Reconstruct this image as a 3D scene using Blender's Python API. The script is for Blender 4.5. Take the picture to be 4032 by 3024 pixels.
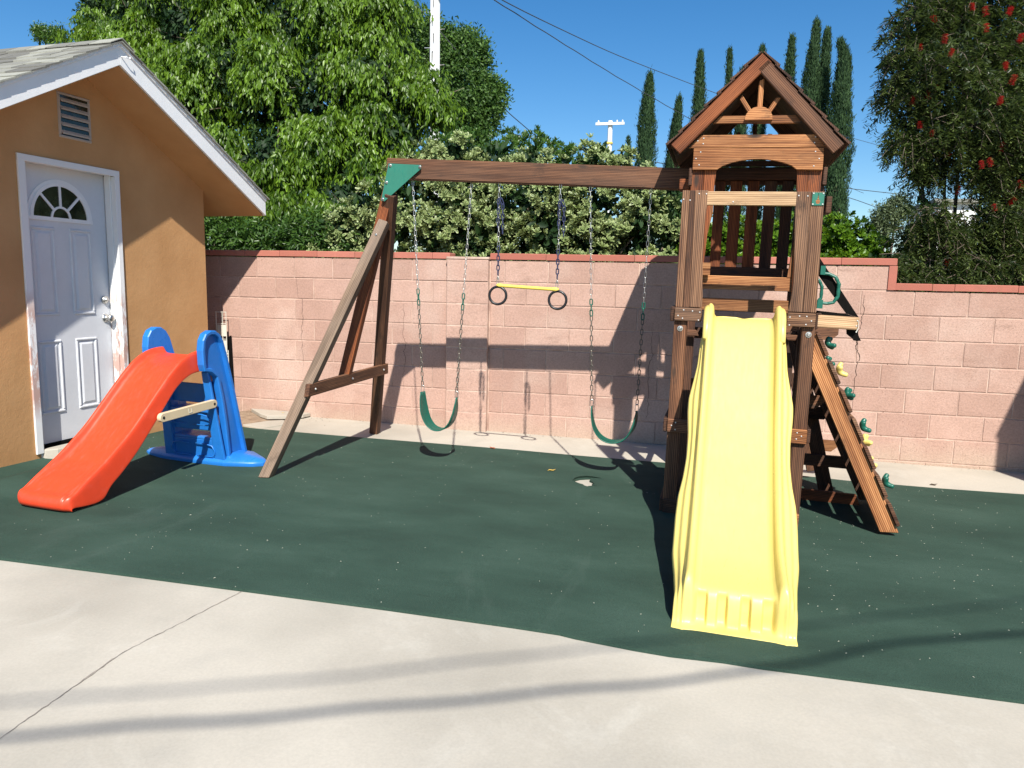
import bpy, bmesh, math, random
import numpy as np
from mathutils import Vector, Matrix
for o in list(bpy.data.objects): bpy.data.objects.remove(o, do_unlink=True)
S = bpy.context.scene
COL = S.collection
random.seed(7)
RNG = np.random.default_rng(11)
# ------------------------------------------------------------------ camera
CAM = np.array([1.5585, -6.680, 1.4298])
yaw, pitch, roll = -0.2161, -0.1373, 0.0212
cy, sy, cp, sp, cr, sr = math.cos(yaw), math.sin(yaw), math.cos(pitch), math.sin(pitch), math.cos(roll), math.sin(roll)
fwd = Vector((sy*cp, cy*cp, sp)); rgt0 = Vector((cy, -sy, 0)); up0 = rgt0.cross(fwd)
rgt = rgt0*cr + up0*sr; upv = -rgt0*sr + up0*cr
cd = bpy.data.cameras.new('camera'); cam = bpy.data.objects.new('camera', cd); COL.objects.link(cam)
cam.matrix_world = Matrix(((rgt.x, upv.x, -fwd.x, CAM[0]), (rgt.y, upv.y, -fwd.y, CAM[1]), (rgt.z, upv.z, -fwd.z, CAM[2]), (0, 0, 0, 1)))
cd.sensor_width = 36; cd.lens = 2912/4032*36; cd.clip_start = .05; cd.clip_end = 2000
S.camera = cam
# ------------------------------------------------------------------ light
SUND = Vector((0.325, -0.92, 1.0)).normalized()
elev = math.asin(SUND.z); azim = math.atan2(SUND.x, SUND.y)
w = bpy.data.worlds.new('World'); S.world = w; w.use_nodes = True
nt = w.node_tree; bg = nt.nodes['Background']
sky = nt.nodes.new('ShaderNodeTexSky'); sky.sky_type = 'NISHITA'; sky.sun_disc = False
sky.sun_elevation = elev; sky.sun_rotation = azim; sky.altitude = 100; sky.air_density = 1.0; sky.dust_density = .3; sky.ozone_density = 3.5
hsv = nt.nodes.new('ShaderNodeHueSaturation'); hsv.inputs['Saturation'].default_value = 1.32; nt.links.new(sky.outputs[0], hsv.inputs['Color'])
nt.links.new(hsv.outputs[0], bg.inputs[0]); bg.inputs[1].default_value = .086
sl = bpy.data.lights.new('sun', 'SUN'); sl.energy = 4.9; sl.angle = math.radians(.53); sl.color = (1.0, .955, .87)
sun = bpy.data.objects.new('sun', sl); COL.objects.link(sun); sun.rotation_euler = SUND.to_track_quat('Z', 'Y').to_euler(); sun.location = (3, -9, 9)
S.view_settings.view_transform = 'Standard'; S.view_settings.look = 'None'; S.view_settings.gamma = 1
S.view_settings.exposure = 0.68
# ------------------------------------------------------------------ tagging
def tag(o, label=None, cat=None, group=None, kind=None):
    if label: o['label'] = label
    if cat: o['category'] = cat
    if group: o['group'] = group
    if kind: o['kind'] = kind
    return o
def empty(name, loc=(0, 0, 0), rot=(0, 0, 0)):
    o = bpy.data.objects.new(name, None); COL.objects.link(o); o.location = loc; o.rotation_euler = rot
    o.empty_display_size = .1
    return o
def copy_tree(o, parent=None):
    c = o.copy(); COL.objects.link(c); c.parent = parent
    for ch in list(o.children): copy_tree(ch, c)
    return c
# ------------------------------------------------------------------ materials
MAT = {}
class NT:
    def __init__(s, name):
        s.m = bpy.data.materials.new(name); s.m.use_nodes = True; s.t = s.m.node_tree; s.b = s.t.nodes['Principled BSDF']
        s.out = s.t.nodes['Material Output']; MAT[name] = s.m
    def n(s, ty, **k):
        nd = s.t.nodes.new('ShaderNode'+ty)
        for a, v in k.items():
            if a.startswith('i_'):
                key = a[2:]; key = int(key) if key.isdigit() else key.replace('_', ' ')
                nd.inputs[key].default_value = v
            else: setattr(nd, a, v)
        return nd
    def l(s, a, b): s.t.links.new(a, b)
    def noise(s, vec, scale, detail=4, rough=.55, dist=0):
        nd = s.n('TexNoise', i_Scale=scale, i_Detail=detail, i_Roughness=rough, i_Distortion=dist)
        if vec is not None: s.l(vec, nd.inputs['Vector'])
        return nd.outputs['Fac']
    def ramp(s, fac, stops, interp='LINEAR'):
        nd = s.n('ValToRGB'); cr_ = nd.color_ramp; cr_.interpolation = interp
        while len(cr_.elements) < len(stops): cr_.elements.new(.5)
        for e, (p, c) in zip(cr_.elements, stops):
            e.position = p; e.color = (c, c, c, 1) if not hasattr(c, '__len__') else (*c, 1)
        s.l(fac, nd.inputs[0]); return nd.outputs[0]
    def mix(s, fac, a, b, mode='MIX'):
        nd = s.n('Mix', data_type='RGBA', blend_type=mode)
        for v, i in ((fac, 0), (a, 6), (b, 7)):
            if hasattr(v, 'is_linked') or isinstance(v, bpy.types.NodeSocket): s.l(v, nd.inputs[i])
            else: nd.inputs[i].default_value = v if i == 0 else (*v, 1) if len(v) == 3 else v
        return nd.outputs[2]
    def math(s, op, a, b=0., c=None):
        nd = s.n('Math', operation=op)
        for v, i in ((a, 0), (b, 1), (c, 2)):
            if v is None: continue
            if isinstance(v, bpy.types.NodeSocket): s.l(v, nd.inputs[i])
            else: nd.inputs[i].default_value = v
        return nd.outputs[0]
    def mapping(s, vec, scale=(1, 1, 1), loc=(0, 0, 0)):
        nd = s.n('Mapping'); nd.inputs['Scale'].default_value = scale; nd.inputs['Location'].default_value = loc
        s.l(vec, nd.inputs['Vector']); return nd.outputs[0]
    def attr(s, name, out='Vector'): return s.n('Attribute', attribute_name=name).outputs[out]
    def obj(s): return s.n('TexCoord').outputs['Object']
    def gen(s): return s.n('NewGeometry').outputs['Position']
    def bump(s, h, strength=.3, dist=.01):
        nd = s.n('Bump'); nd.inputs['Strength'].default_value = strength; nd.inputs['Distance'].default_value = dist
        s.l(h, nd.inputs['Height']); s.l(nd.outputs[0], s.b.inputs['Normal'])
    def col(s, c):
        if isinstance(c, bpy.types.NodeSocket): s.l(c, s.b.inputs['Base Color'])
        else: s.b.inputs['Base Color'].default_value = (*c, 1)
    def rough(s, r):
        if isinstance(r, bpy.types.NodeSocket): s.l(r, s.b.inputs['Roughness'])
        else: s.b.inputs['Roughness'].default_value = r
    def setp(s, **k):
        for a, v in k.items(): s.b.inputs[a.replace('_', ' ')].default_value = v

def wood(name, dark, mid, light, gray=(.2, .17, .14), gray_amt=.3, rough=.72, stain=(.03, .02, .015)):
    t = NT(name); g = t.attr('gc'); tone = t.attr('tone', 'Fac')
    v = t.mapping(g, (1.5, 26, 26)); warp = t.noise(t.mapping(g, (2.2, 5, 5)), 1.0, 3)
    rings = t.n('TexWave', wave_type='BANDS', bands_direction='Y', i_Scale=5.5, i_Distortion=3.2, i_Detail=3, i_Detail_Scale=.9)
    t.l(t.mapping(g, (.55, 5.5, 2.5)), rings.inputs['Vector'])
    f1 = t.noise(v, 1.0, 7, .62)
    f2 = t.noise(t.mapping(g, (5, 150, 150)), 1.0, 4, .7)
    f3 = t.noise(t.mapping(g, (1.2, 9, 9)), 1.0, 4, .6)
    mixf = t.math('ADD', t.math('MULTIPLY', f1, .44), t.math('MULTIPLY', rings.outputs['Fac'], .16))
    mixf = t.math('ADD', mixf, t.math('MULTIPLY', f2, .12)); mixf = t.math('ADD', mixf, t.math('MULTIPLY', f3, .30))
    c = t.ramp(mixf, [(.34, dark), (.49, mid), (.64, light)])
    # knots
    kn = t.n('TexVoronoi', i_Scale=1.0); t.l(t.mapping(g, (2.6, 7.5, 2.0)), kn.inputs['Vector'])
    kf = t.ramp(kn.outputs['Distance'], [(.05, 0), (.10, .25), (.15, .95), (.20, .75), (.25, 1)])
    c = t.mix(kf, stain, c)
    big = t.noise(t.mapping(g, (1.1, 4, 4)), 1.5, 4, .6)
    gm = t.ramp(big, [(.38, 0), (.72, 1)])
    c = t.mix(t.math('MULTIPLY', gm, gray_amt), c, gray)
    dirt = t.noise(t.mapping(g, (3.5, 7, 7)), 1.3, 5, .7)
    c = t.mix(t.ramp(dirt, [(.28, .75), (.42, 0)]), c, stain)
    hs = t.n('HueSaturation'); t.l(c, hs.inputs['Color']); t.l(t.math('ADD', t.math('MULTIPLY', tone, .55), .72), hs.inputs['Value'])
    t.col(hs.outputs[0]); t.rough(rough); t.setp(Specular_IOR_Level=.3)
    t.bump(t.math('ADD', f1, t.math('MULTIPLY', f2, .8)), .38, .004)
    return t.m
wood('wood_orange', (.050, .015, .006), (.27, .100, .034), (.56, .27, .11), gray=(.11, .05, .025), gray_amt=.35)
wood('wood_red', (.020, .006, .003), (.125, .033, .011), (.34, .105, .033), gray=(.06, .026, .014), gray_amt=.4)
wood('wood_brown', (.014, .006, .004), (.085, .034, .017), (.23, .105, .052), gray=(.14, .09, .062), gray_amt=.28)
wood('wood_gray', (.016, .007, .0045), (.095, .043, .023), (.28, .150, .080), gray=(.17, .115, .080), gray_amt=.32)
wood('wood_pale', (.12, .062, .030), (.38, .225, .115), (.60, .41, .235), gray=(.22, .155, .105), gray_amt=.4)
wood('wood_dark', (.010, .005, .003), (.050, .021, .012), (.14, .062, .033), gray=(.09, .06, .042), gray_amt=.3)
wood('wood_leg', (.035, .022, .014), (.125, .080, .052), (.27, .185, .125), gray=(.22, .17, .13), gray_amt=.5)

def plastic(name, c, rough=.32, var=.12, spec=.5, bump=.05, sc=1.0, scuff=.10):
    t = NT(name); o = t.obj(); n1 = t.noise(o, 3*sc, 5, .6); n2 = t.noise(o, 26*sc, 4, .6)
    k = t.math('ADD', t.math('MULTIPLY', n1, .7), t.math('MULTIPLY', n2, .3))
    lo = tuple(x*(1-var) for x in c); hi = tuple(min(1, x*(1+var)) for x in c)
    cc = t.ramp(k, [(.3, lo), (.7, hi)]); mx_ = max(c)
    sc1 = t.noise(t.mapping(o, (9, 1.6, 1.6)), 8, 5, .75, .4); sc2 = t.noise(t.mapping(o, (1.2, 22, 9)), 5, 3, .7, .2)
    dust = tuple(min(1, x*.72+.12*mx_) for x in c)
    cc = t.mix(t.math('MULTIPLY', t.ramp(sc1, [(.56, 0), (.68, 1)]), scuff*1.6), cc, dust); cc = t.mix(t.math('MULTIPLY', t.ramp(sc2, [(.66, 0), (.70, 1)]), scuff*1.5), cc, tuple(x*.55 for x in c))
    t.col(cc); t.rough(t.ramp(sc1, [(.35, rough*.75), (.7, min(1, rough*1.6))]))
    t.setp(Specular_IOR_Level=spec); t.bump(n2, bump, .004); return t.m
plastic('yellow_plastic', (.74, .59, .165), .36, .05, scuff=.14)
plastic('red_plastic', (.72, .060, .020), .38, .10, scuff=.14)
plastic('blue_plastic', (.016, .165, .53), .34, .15)
plastic('tan_plastic', (.66, .52, .33), .5, .08)
plastic('green_plastic', (.008, .105, .070), .35, .15)
plastic('green_plate', (.018, .155, .105), .55, .12)
plastic('black_plastic', (.012, .012, .014), .33, .3)
plastic('blue_coating', (.022, .028, .075), .4, .2)
plastic('yellow_bar', (.80, .60, .10), .4, .08)
plastic('white_paint', (.78, .78, .78), .5, .05, bump=.1)
plastic('door_paint', (.62, .63, .655), .42, .06, bump=.06)
plastic('black_sheet', (.005, .0045, .004), .95, .3, spec=.08)
plastic('gray_wire', (.05, .055, .06), .7, .2)
plastic('rack_paint', (.60, .58, .50), .6, .15)
plastic('vent_paint', (.42, .36, .31), .7, .12)
plastic('pole_paint', (.72, .72, .71), .7, .08)
plastic('siding_white', (.78, .78, .76), .7, .05)
t = NT('worn_paint'); g = t.gen(); sx = t.n('SeparateXYZ'); t.l(g, sx.inputs[0]); nz = t.noise(t.mapping(g, (18, 18, 5)), 1.0, 6, .7)
zm = t.ramp(sx.outputs['Z'], [(.25, 0), (.35, 1), (1.0, 1), (1.25, 0)]) if False else t.ramp(t.math('MULTIPLY', sx.outputs['Z'], .5), [(.18, 0), (.26, 1), (.56, 1), (.66, 0)])
c = t.mix(t.math('MULTIPLY', t.ramp(nz, [(.46, 0), (.54, 1)]), zm), (.76, .76, .75), (.50, .33, .28)); t.col(c); t.rough(.6); t.bump(nz, .2, .004)
t = NT('metal'); t.setp(Metallic=1.0); t.col((.62, .60, .56)); t.rough(t.ramp(t.noise(t.obj(), 40, 3), [(.3, .25), (.7, .5)]))
t = NT('dark_metal'); t.setp(Metallic=.8); t.col((.17, .155, .13)); t.rough(.5)
t = NT('screw_metal'); t.setp(Metallic=.3); t.col((.66, .64, .60)); t.rough(.4)
t = NT('glass_dark'); o = t.obj(); t.col(t.ramp(t.noise(o, 9, 3), [(.4, (.006, .009, .007)), (.65, (.03, .04, .025))])); t.rough(.12); t.setp(Specular_IOR_Level=.6)

t = NT('stucco'); g = t.gen(); n1 = t.noise(g, 2.2, 4); n2 = t.noise(g, 110, 3, .7); n3 = t.noise(g, .8, 3)
c = t.ramp(n1, [(.3, (.44, .235, .10)), (.7, (.54, .305, .14))]); c = t.mix(t.ramp(n3, [(.5, 0), (.8, .35)]), c, (.36, .20, .095))
t.col(c); t.rough(.9); t.setp(Specular_IOR_Level=.15); t.bump(t.math('ADD', n2, t.math('MULTIPLY', t.noise(g, 26, 4, .6), 1.6)), .24, .006)

t = NT('block'); g = t.gen(); tone = t.attr('tone', 'Fac'); n1 = t.noise(g, 5, 5, .6); n2 = t.noise(g, 60, 4, .75); n3 = t.noise(g, 1.2, 4)
c = t.ramp(tone, [(0, (.385, .240, .192)), (.5, (.455, .292, .236)), (1, (.52, .345, .28))])
c = t.mix(t.ramp(n1, [(.35, .0), (.75, .45)]), c, (.34, .215, .165))
c = t.mix(t.ramp(n3, [(.50, 0), (.70, .45)]), c, (.60, .47, .40)); c = t.mix(t.ramp(t.noise(t.mapping(g, (1.6, 1.6, 5)), 1.0, 6, .7), [(.30, .5), (.42, 0)]), c, (.27, .17, .135))
hz = t.n('SeparateXYZ'); t.l(g, hz.inputs[0])
low = t.ramp(t.math('ADD', hz.outputs['Z'], t.math('MULTIPLY', n1, .25)), [(.12, .5), (.32, 0)]); c = t.mix(low, c, (.40, .33, .25))
pit = t.n('TexVoronoi', i_Scale=55.0); t.l(t.mapping(g, (1, 1, 1.9)), pit.inputs['Vector'])
pm = t.noise(g, 3.3, 3)
pf = t.math('MULTIPLY', t.ramp(pit.outputs['Distance'], [(.10, 1), (.24, 0)]), t.ramp(pm, [(.42, 0), (.6, 1)]))
c = t.mix(t.math('MULTIPLY', pf, .55), c, (.16, .085, .065))
sp_ = t.ramp(n2, [(.3, .82), (.6, 1.08)]); c = t.mix(1.0, c, sp_, 'MULTIPLY')
t.col(c); t.rough(.93); t.setp(Specular_IOR_Level=.12); t.bump(t.math('SUBTRACT', n2, t.math('MULTIPLY', pf, .8)), .5, .006)
t = NT('mortar'); g = t.gen(); t.col(t.ramp(t.noise(g, 3.5, 5, .7), [(.38, (.34, .22, .175)), (.64, (.60, .44, .355))])); t.rough(.95); t.bump(t.noise(g, 120, 3), .4, .004)
t = NT('cap_brick'); g = t.gen(); tone = t.attr('tone', 'Fac'); c = t.ramp(tone, [(0, (.36, .115, .080)), (1, (.44, .155, .112))]); c = t.mix(t.ramp(t.noise(g, 14, 4), [(.4, 0), (.8, .5)]), c, (.30, .12, .08)); t.col(c); t.rough(.85); t.bump(t.noise(g, 90, 3), .3, .004)

t = NT('concrete'); g = t.gen(); n0 = t.noise(g, .75, 5, .55); n1 = t.noise(g, 3.3, 5, .6); n2 = t.noise(g, 90, 3, .7)
c = t.ramp(n0, [(.34, (.36, .330, .275)), (.60, (.475, .435, .365))]); c = t.mix(t.ramp(n1, [(.30, .26), (.46, 0)]), c, (.34, .32, .28)); c = t.mix(t.ramp(t.noise(g, 1.9, 6, .7, .6), [(.56, 0), (.70, .35)]), c, (.56, .53, .46))
vs = t.n('TexVoronoi', i_Scale=2.6); t.l(g, vs.inputs['Vector']); c = t.mix(t.ramp(vs.outputs['Distance'], [(.018, .75), (.03, 0)]), c, (.14, .12, .10))
c = t.mix(1.0, c, t.ramp(n2, [(.3, .93), (.7, 1.04)]), 'MULTIPLY')
t.col(c); t.rough(t.ramp(n0, [(.35, .62), (.6, .8)])); t.setp(Specular_IOR_Level=.25); t.bump(n2, .12, .003)
t = NT('joint'); t.col(t.ramp(t.noise(t.gen(), 14, 4), [(.4, (.15, .13, .11)), (.6, (.34, .30, .25))])); t.rough(.95)
t = NT('dirt'); g = t.gen(); t.col(t.ramp(t.noise(g, 12, 6, .7), [(.3, (.17, .11, .07)), (.7, (.38, .28, .19))])); t.rough(.95); t.bump(t.noise(g, 60, 4), .8, .01)
t = NT('earth'); g = t.gen(); t.col(t.ramp(t.noise(g, .5, 6, .7), [(.3, (.10, .10, .05)), (.7, (.24, .20, .13))])); t.rough(.95)

t = NT('rubber'); g = t.gen(); n0 = t.noise(t.mapping(g, (1, 2.2, 1)), 1.1, 5, .6); n1 = t.noise(t.mapping(g, (1, 3.5, 1)), 7, 5, .7); n2 = t.noise(g, 220, 2, .8)
c = t.ramp(n0, [(.30, (.023, .047, .034)), (.5, (.030, .061, .044)), (.70, (.041, .077, .057))])
c = t.mix(t.ramp(n1, [(.60, 0), (.80, .35)]), c, (.055, .095, .072)); c = t.mix(t.ramp(n1, [(.22, .55), (.36, 0)]), c, (.011, .026, .019))
wr = t.n('TexNoise', i_Scale=1.0, i_Detail=6, i_Roughness=.65, i_Distortion=.8); t.l(t.mapping(g, (2.2, .7, 1)), wr.inputs['Vector']); c = t.mix(t.ramp(wr.outputs['Fac'], [(.60, 0), (.72, .30)]), c, (.075, .11, .088))
c = t.mix(1.0, c, t.ramp(n2, [(.3, .70), (.65, 1.22)]), 'MULTIPLY')
t.col(c); t.rough(.88); t.setp(Specular_IOR_Level=.22); t.bump(n2, .6, .004)
t = NT('fleck'); t.col((.40, .40, .32)); t.rough(.9)
t = NT('shingle'); g = t.obj(); tone = t.attr('tone', 'Fac'); c = t.ramp(tone, [(0, (.13, .125, .11)), (1, (.33, .33, .28))]); c = t.mix(1.0, c, t.ramp(t.noise(g, 150, 3, .8), [(.3, .7), (.7, 1.2)]), 'MULTIPLY'); t.col(c); t.rough(.95)

def leafmat(name, c0, c1, edge=None, rough=.38, trans=.30, tcol=None, spec=.5):
    t = NT(name); tone = t.attr('tone', 'Fac')
    c = t.ramp(tone, [(0, c0), (1, c1)])
    if edge: c = t.mix(t.ramp(t.attr('edge', 'Fac'), [(.30, 0), (.62, 1)]), c, edge)
    t.col(c); t.rough(rough); t.setp(Specular_IOR_Level=spec)
    tr = t.n('BsdfTranslucent'); tc = tcol or tuple(min(1, x*1.9) for x in c1); tm = t.mix(.6, c, tc); t.l(tm, tr.inputs[0])
    ms = t.n('MixShader'); ms.inputs[0].default_value = trans
    t.l(t.b.outputs[0], ms.inputs[1]); t.l(tr.outputs[0], ms.inputs[2]); t.l(ms.outputs[0], t.out.inputs[0]); return t.m
leafmat('leaf_ficus', (.012, .040, .005), (.185, .315, .022), rough=.40, trans=.32, tcol=(.34, .52, .02), spec=.4)
leafmat('leaf_dark', (.008, .024, .007), (.032, .075, .016), rough=.6, trans=.15, spec=.25)  # also used for inner foliage, where crown-interior shade is put into colour
leafmat('leaf_tree', (.020, .055, .012), (.11, .205, .040), rough=.5, trans=.3, spec=.3)
leafmat('leaf_pitto', (.016, .048, .010), (.11, .185, .045), edge=(.33, .39, .16), rough=.42, trans=.22, tcol=(.4, .45, .12))
leafmat('leaf_green', (.030, .075, .012), (.10, .19, .03), rough=.4, trans=.3)
leafmat('leaf_citrus', (.05, .115, .008), (.15, .28, .02), rough=.38, trans=.35, tcol=(.35, .55, .03))
leafmat('leaf_bottle', (.009, .024, .007), (.130, .170, .045), rough=.45, trans=.22, tcol=(.2, .3, .06))
leafmat('leaf_cypress', (.010, .030, .013), (.060, .115, .040), rough=.7, trans=.08, spec=.2)
leafmat('leaf_far', (.05, .075, .03), (.13, .17, .07), rough=.6, trans=.25)
leafmat('petal_red', (.22, .008, .010), (.55, .025, .025), rough=.5, trans=.25)
leafmat('fallen_leaf', (.55, .38, .08), (.62, .42, .10), rough=.6, trans=.1)
leafmat('fallen_red', (.32, .06, .02), (.35, .08, .02), rough=.6, trans=.1)
t = NT('bark'); g = t.obj(); t.col(t.ramp(t.noise(t.mapping(g, (9, 9, 2)), 2, 5, .7), [(.3, (.06, .045, .03)), (.7, (.20, .16, .12))])); t.rough(.95); t.bump(t.noise(g, 30, 4), .6, .01)

# ------------------------------------------------------------------ mesh builder
class MB:
    def __init__(s): s.v = []; s.f = []; s.g = []; s.t = []; s.n = 0
    def add(s, V, F, G=None, tone=.5):
        V = [tuple(map(float, p)) for p in V]; s.v += V
        s.f += [tuple(i+s.n for i in f) for f in F]
        s.g += [tuple(map(float, p)) for p in (G if G is not None else V)]
        s.t += [tone]*len(V) if not hasattr(tone, '__len__') else list(tone); s.n += len(V); return s
    def build(s, name, mat, parent=None, smooth=False, bevel=0):
        me = bpy.data.meshes.new(name); me.from_pydata(s.v, [], s.f)
        bm = bmesh.new(); bm.from_mesh(me); bmesh.ops.recalc_face_normals(bm, faces=bm.faces); bm.to_mesh(me); bm.free()
        a = me.attributes.new('gc', 'FLOAT_VECTOR', 'POINT'); a.data.foreach_set('vector', np.array(s.g, dtype=np.float32).ravel())
        a = me.attributes.new('tone', 'FLOAT', 'POINT'); a.data.foreach_set('value', np.array(s.t, dtype=np.float32))
        me.materials.append(MAT[mat])
        if smooth: me.polygons.foreach_set('use_smooth', [True]*len(me.polygons))
        me.update(); o = bpy.data.objects.new(name, me); COL.objects.link(o)
        if parent: o.parent = parent
        if bevel:
            md = o.modifiers.new('bevel', 'BEVEL'); md.width = bevel; md.segments = 2; md.limit_method = 'ANGLE'; md.angle_limit = math.radians(35)
        return o
def nrm(a): a = np.array(a, float); return a/np.linalg.norm(a)
def grain(): return np.array([random.uniform(-20, 20), random.uniform(-20, 20), random.uniform(-20, 20)])
def board(p0, p1, side, w, t, ch=.004, cut0=0, cut1=0, mb=None, tone=None):
    """chamfered timber from p0 to p1 (centre line); side = direction of the width w; cut = slope of end (shift along length per unit of width)"""
    mb = mb or MB(); p0 = np.array(p0, float); p1 = np.array(p1, float); L = np.linalg.norm(p1-p0); a = (p1-p0)/L
    sd = np.array(side, float); sd = nrm(sd-a*(sd@a)); th = np.cross(a, sd)
    ch = min(ch, w*.3, t*.3)
    def ring(u, ins, cut):
        P = []; G = []
        for x, y in ((-1, -1+2*ch/t), (-1, 1-2*ch/t), (-1+2*ch/w, 1), (1-2*ch/w, 1), (1, 1-2*ch/t), (1, -1+2*ch/t), (1-2*ch/w, -1), (-1+2*ch/w, -1)):
            X = x*(w/2-ins); Y = y*(t/2-ins); uu = u+cut*X
            P.append(p0+a*uu+sd*X+th*Y); G.append((uu, X, Y))
        return P, G
    off = grain(); V = []; G = []
    for u, i, c in ((0, ch, cut0), (ch, 0, cut0), (L-ch, 0, cut1), (L, ch, cut1)):
        P, g = ring(u, i, c); V += P; G += [np.array(q)+off for q in g]
    F = [(r*8+k, r*8+(k+1) % 8, (r+1)*8+(k+1) % 8, (r+1)*8+k) for r in range(3) for k in range(8)]
    F += [tuple(range(7, -1, -1)), tuple(range(24, 32))]
    mb.add(V, F, G, random.random() if tone is None else tone); return mb
def prism(pts, org, ex, ez, t, mb=None, tone=None, long=None):
    """polygon pts (u,v) in plane org+u*ex+v*ez, thickness t along ey = ez x ex, starting at the plane"""
    mb = mb or MB(); org = np.array(org, float); ex = np.array(ex, float); ez = np.array(ez, float); n = np.cross(ez, ex)
    off = grain(); k = len(pts); V = []; G = []
    for d in (0, t):
        for u, v in pts:
            V.append(org+ex*u+ez*v+n*d); G.append(off+np.array((u, v, d) if long != 'v' else (v, u, d)))
    F = [tuple(range(k-1, -1, -1)), tuple(range(k, 2*k))]+[(i, (i+1) % k, k+(i+1) % k, k+i) for i in range(k)]
    mb.add(V, F, G, random.random() if tone is None else tone); return mb
def boxm(c, s, mb=None, tone=.5):
    mb = mb or MB(); c = np.array(c, float); h = np.array(s, float)/2
    V = [c+h*np.array(q) for q in ((-1, -1, -1), (1, -1, -1), (1, 1, -1), (-1, 1, -1), (-1, -1, 1), (1, -1, 1), (1, 1, 1), (-1, 1, 1))]
    mb.add(V, [(0, 3, 2, 1), (4, 5, 6, 7), (0, 1, 5, 4), (1, 2, 6, 5), (2, 3, 7, 6), (3, 0, 4, 7)], None, tone); return mb
def tube(path, r, seg=8, mb=None, closed=False, tone=.5, cap=True):
    mb = mb or MB(); P = np.array(path, float); n = len(P); rr = np.full(n, r) if not hasattr(r, '__len__') else np.array(r, float)
    T = np.zeros_like(P)
    for i in range(n):
        a = P[(i-1) % n] if (closed or i > 0) else P[i]; b = P[(i+1) % n] if (closed or i < n-1) else P[i]; T[i] = nrm(b-a)
    ref = np.array((0, 0, 1.)) if abs(T[0][2]) < .9 else np.array((1., 0, 0)); U = nrm(np.cross(T[0], ref)); V = []; G = []; acc = 0
    for i in range(n):
        U = nrm(U-T[i]*(U@T[i])); W = np.cross(T[i], U)
        if i: acc += np.linalg.norm(P[i]-P[i-1])
        for k in range(seg):
            a = 2*math.pi*k/seg; q = U*math.cos(a)+W*math.sin(a); V.append(P[i]+q*rr[i]); G.append((acc, math.cos(a)*rr[i], math.sin(a)*rr[i]))
    F = []; m = n if closed else n-1
    for i in range(m):
        j = (i+1) % n
        for k in range(seg): F.append((i*seg+k, i*seg+(k+1) % seg, j*seg+(k+1) % seg, j*seg+k))
    if not closed and cap: F += [tuple(range(seg-1, -1, -1)), tuple(range((n-1)*seg, n*seg))]
    mb.add(V, F, G, tone); return mb
def lathe(prof, org, axis, seg=16, mb=None, tone=.5):
    """prof: (radius, along)"""
    mb = mb or MB(); a = nrm(axis); ref = np.array((0, 0, 1.)) if abs(a[2]) < .9 else np.array((1., 0, 0)); u = nrm(np.cross(a, ref)); v = np.cross(a, u); org = np.array(org, float)
    V = [org+a*h+(u*math.cos(2*math.pi*k/seg)+v*math.sin(2*math.pi*k/seg))*r for r, h in prof for k in range(seg)]
    F = [(i*seg+k, i*seg+(k+1) % seg, (i+1)*seg+(k+1) % seg, (i+1)*seg+k) for i in range(len(prof)-1) for k in range(seg)]
    F += [tuple(range(seg-1, -1, -1)), tuple(range((len(prof)-1)*seg, len(prof)*seg))]
    mb.add(V, F, None, tone); return mb
def gz(x):          # the yard falls slightly to the right, and rises a little towards the house
    t_ = min(1, max(0, (-2.1-x)/.65)); return .032-.013*x+.041*t_*t_*(3-2*t_)
def drape(o, tops):
    """cut a flat sheet across x where the ground bends and lay it on the ground again"""
    bm = bmesh.new(); bm.from_mesh(o.data)
    for x in (-2.1, -2.2, -2.3, -2.4, -2.5, -2.6, -2.75):
        bmesh.ops.bisect_plane(bm, geom=bm.verts[:]+bm.edges[:]+bm.faces[:], plane_co=(x, 0, 0), plane_no=(1, 0, 0))
    for v in bm.verts:
        if v.co.x < -2.05:
            base = .032-.013*v.co.x; t_ = min(1, max(0, (-2.1-v.co.x)/.65)); bump = .041*t_*t_*(3-2*t_)
            k = 1 if v.co.x > -2.11 else 1
            if v.tag is False: v.co.z = v.co.z+bump
    bm.to_mesh(o.data); bm.free(); o.data.update(); return o

# ================================================================== SETTING
def quad_sheet(name, pts, mat, z=None, t=.1, kind='structure'):
    mb = MB(); k = len(pts); V = [(x, y, (gz(x) if z is None else 0)+(z or 0)) for x, y in pts] if z is None or True else None
    return mb
# ground far and wide
g0 = MB(); N = 14; R = [(-400+800*i/N) for i in range(N+1)]
g0.add([(x, y+100, -.42) for y in R for x in R], [(j*(N+1)+i, j*(N+1)+i+1, (j+1)*(N+1)+i+1, (j+1)*(N+1)+i) for j in range(N) for i in range(N)])
tag(g0.build('ground', 'earth'), kind='structure')
def g0z(x): return .032-.013*x
# concrete patio slab (real thickness), with formed joint
def slab(name, poly, mat, top, thick, parent=None):
    mb = MB(); k = len(poly); V = [(x, y, g0z(x)+top) for x, y in poly]+[(x, y, g0z(x)+top-thick) for x, y in poly]
    mb.add(V, [tuple(range(k)), tuple(range(2*k-1, k-1, -1))]+[(i, k+i, k+(i+1) % k, (i+1) % k) for i in range(k)]); return drape(mb.build(name, mat, parent), 0)
patio = slab('patio', [(-3.4, -12), (8, -12), (8, .1), (-2.02, .1), (-2.06, -.25), (-2.12, -.45), (-2.08, -.78), (-2.4, -.80), (-3.4, -.80)], 'concrete', -.009, .3)
tag(patio, kind='structure')
jl = [(-.272, -3.80), (-.394, -4.453), (-.375, -4.99), (-.335, -6.0), (-.32, -8)]; jp = []
for (x0, y0), (x1, y1) in zip(jl[:-1], jl[1:]):
    for k in range(30): jp.append((x0+(x1-x0)*k/30+random.uniform(-.003, .003), y0+(y1-y0)*k/30))
wv = [random.uniform(.0008, .0022)*(1+1.4*max(0, math.sin(i*.21))) for i in range(len(jp))]
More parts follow.
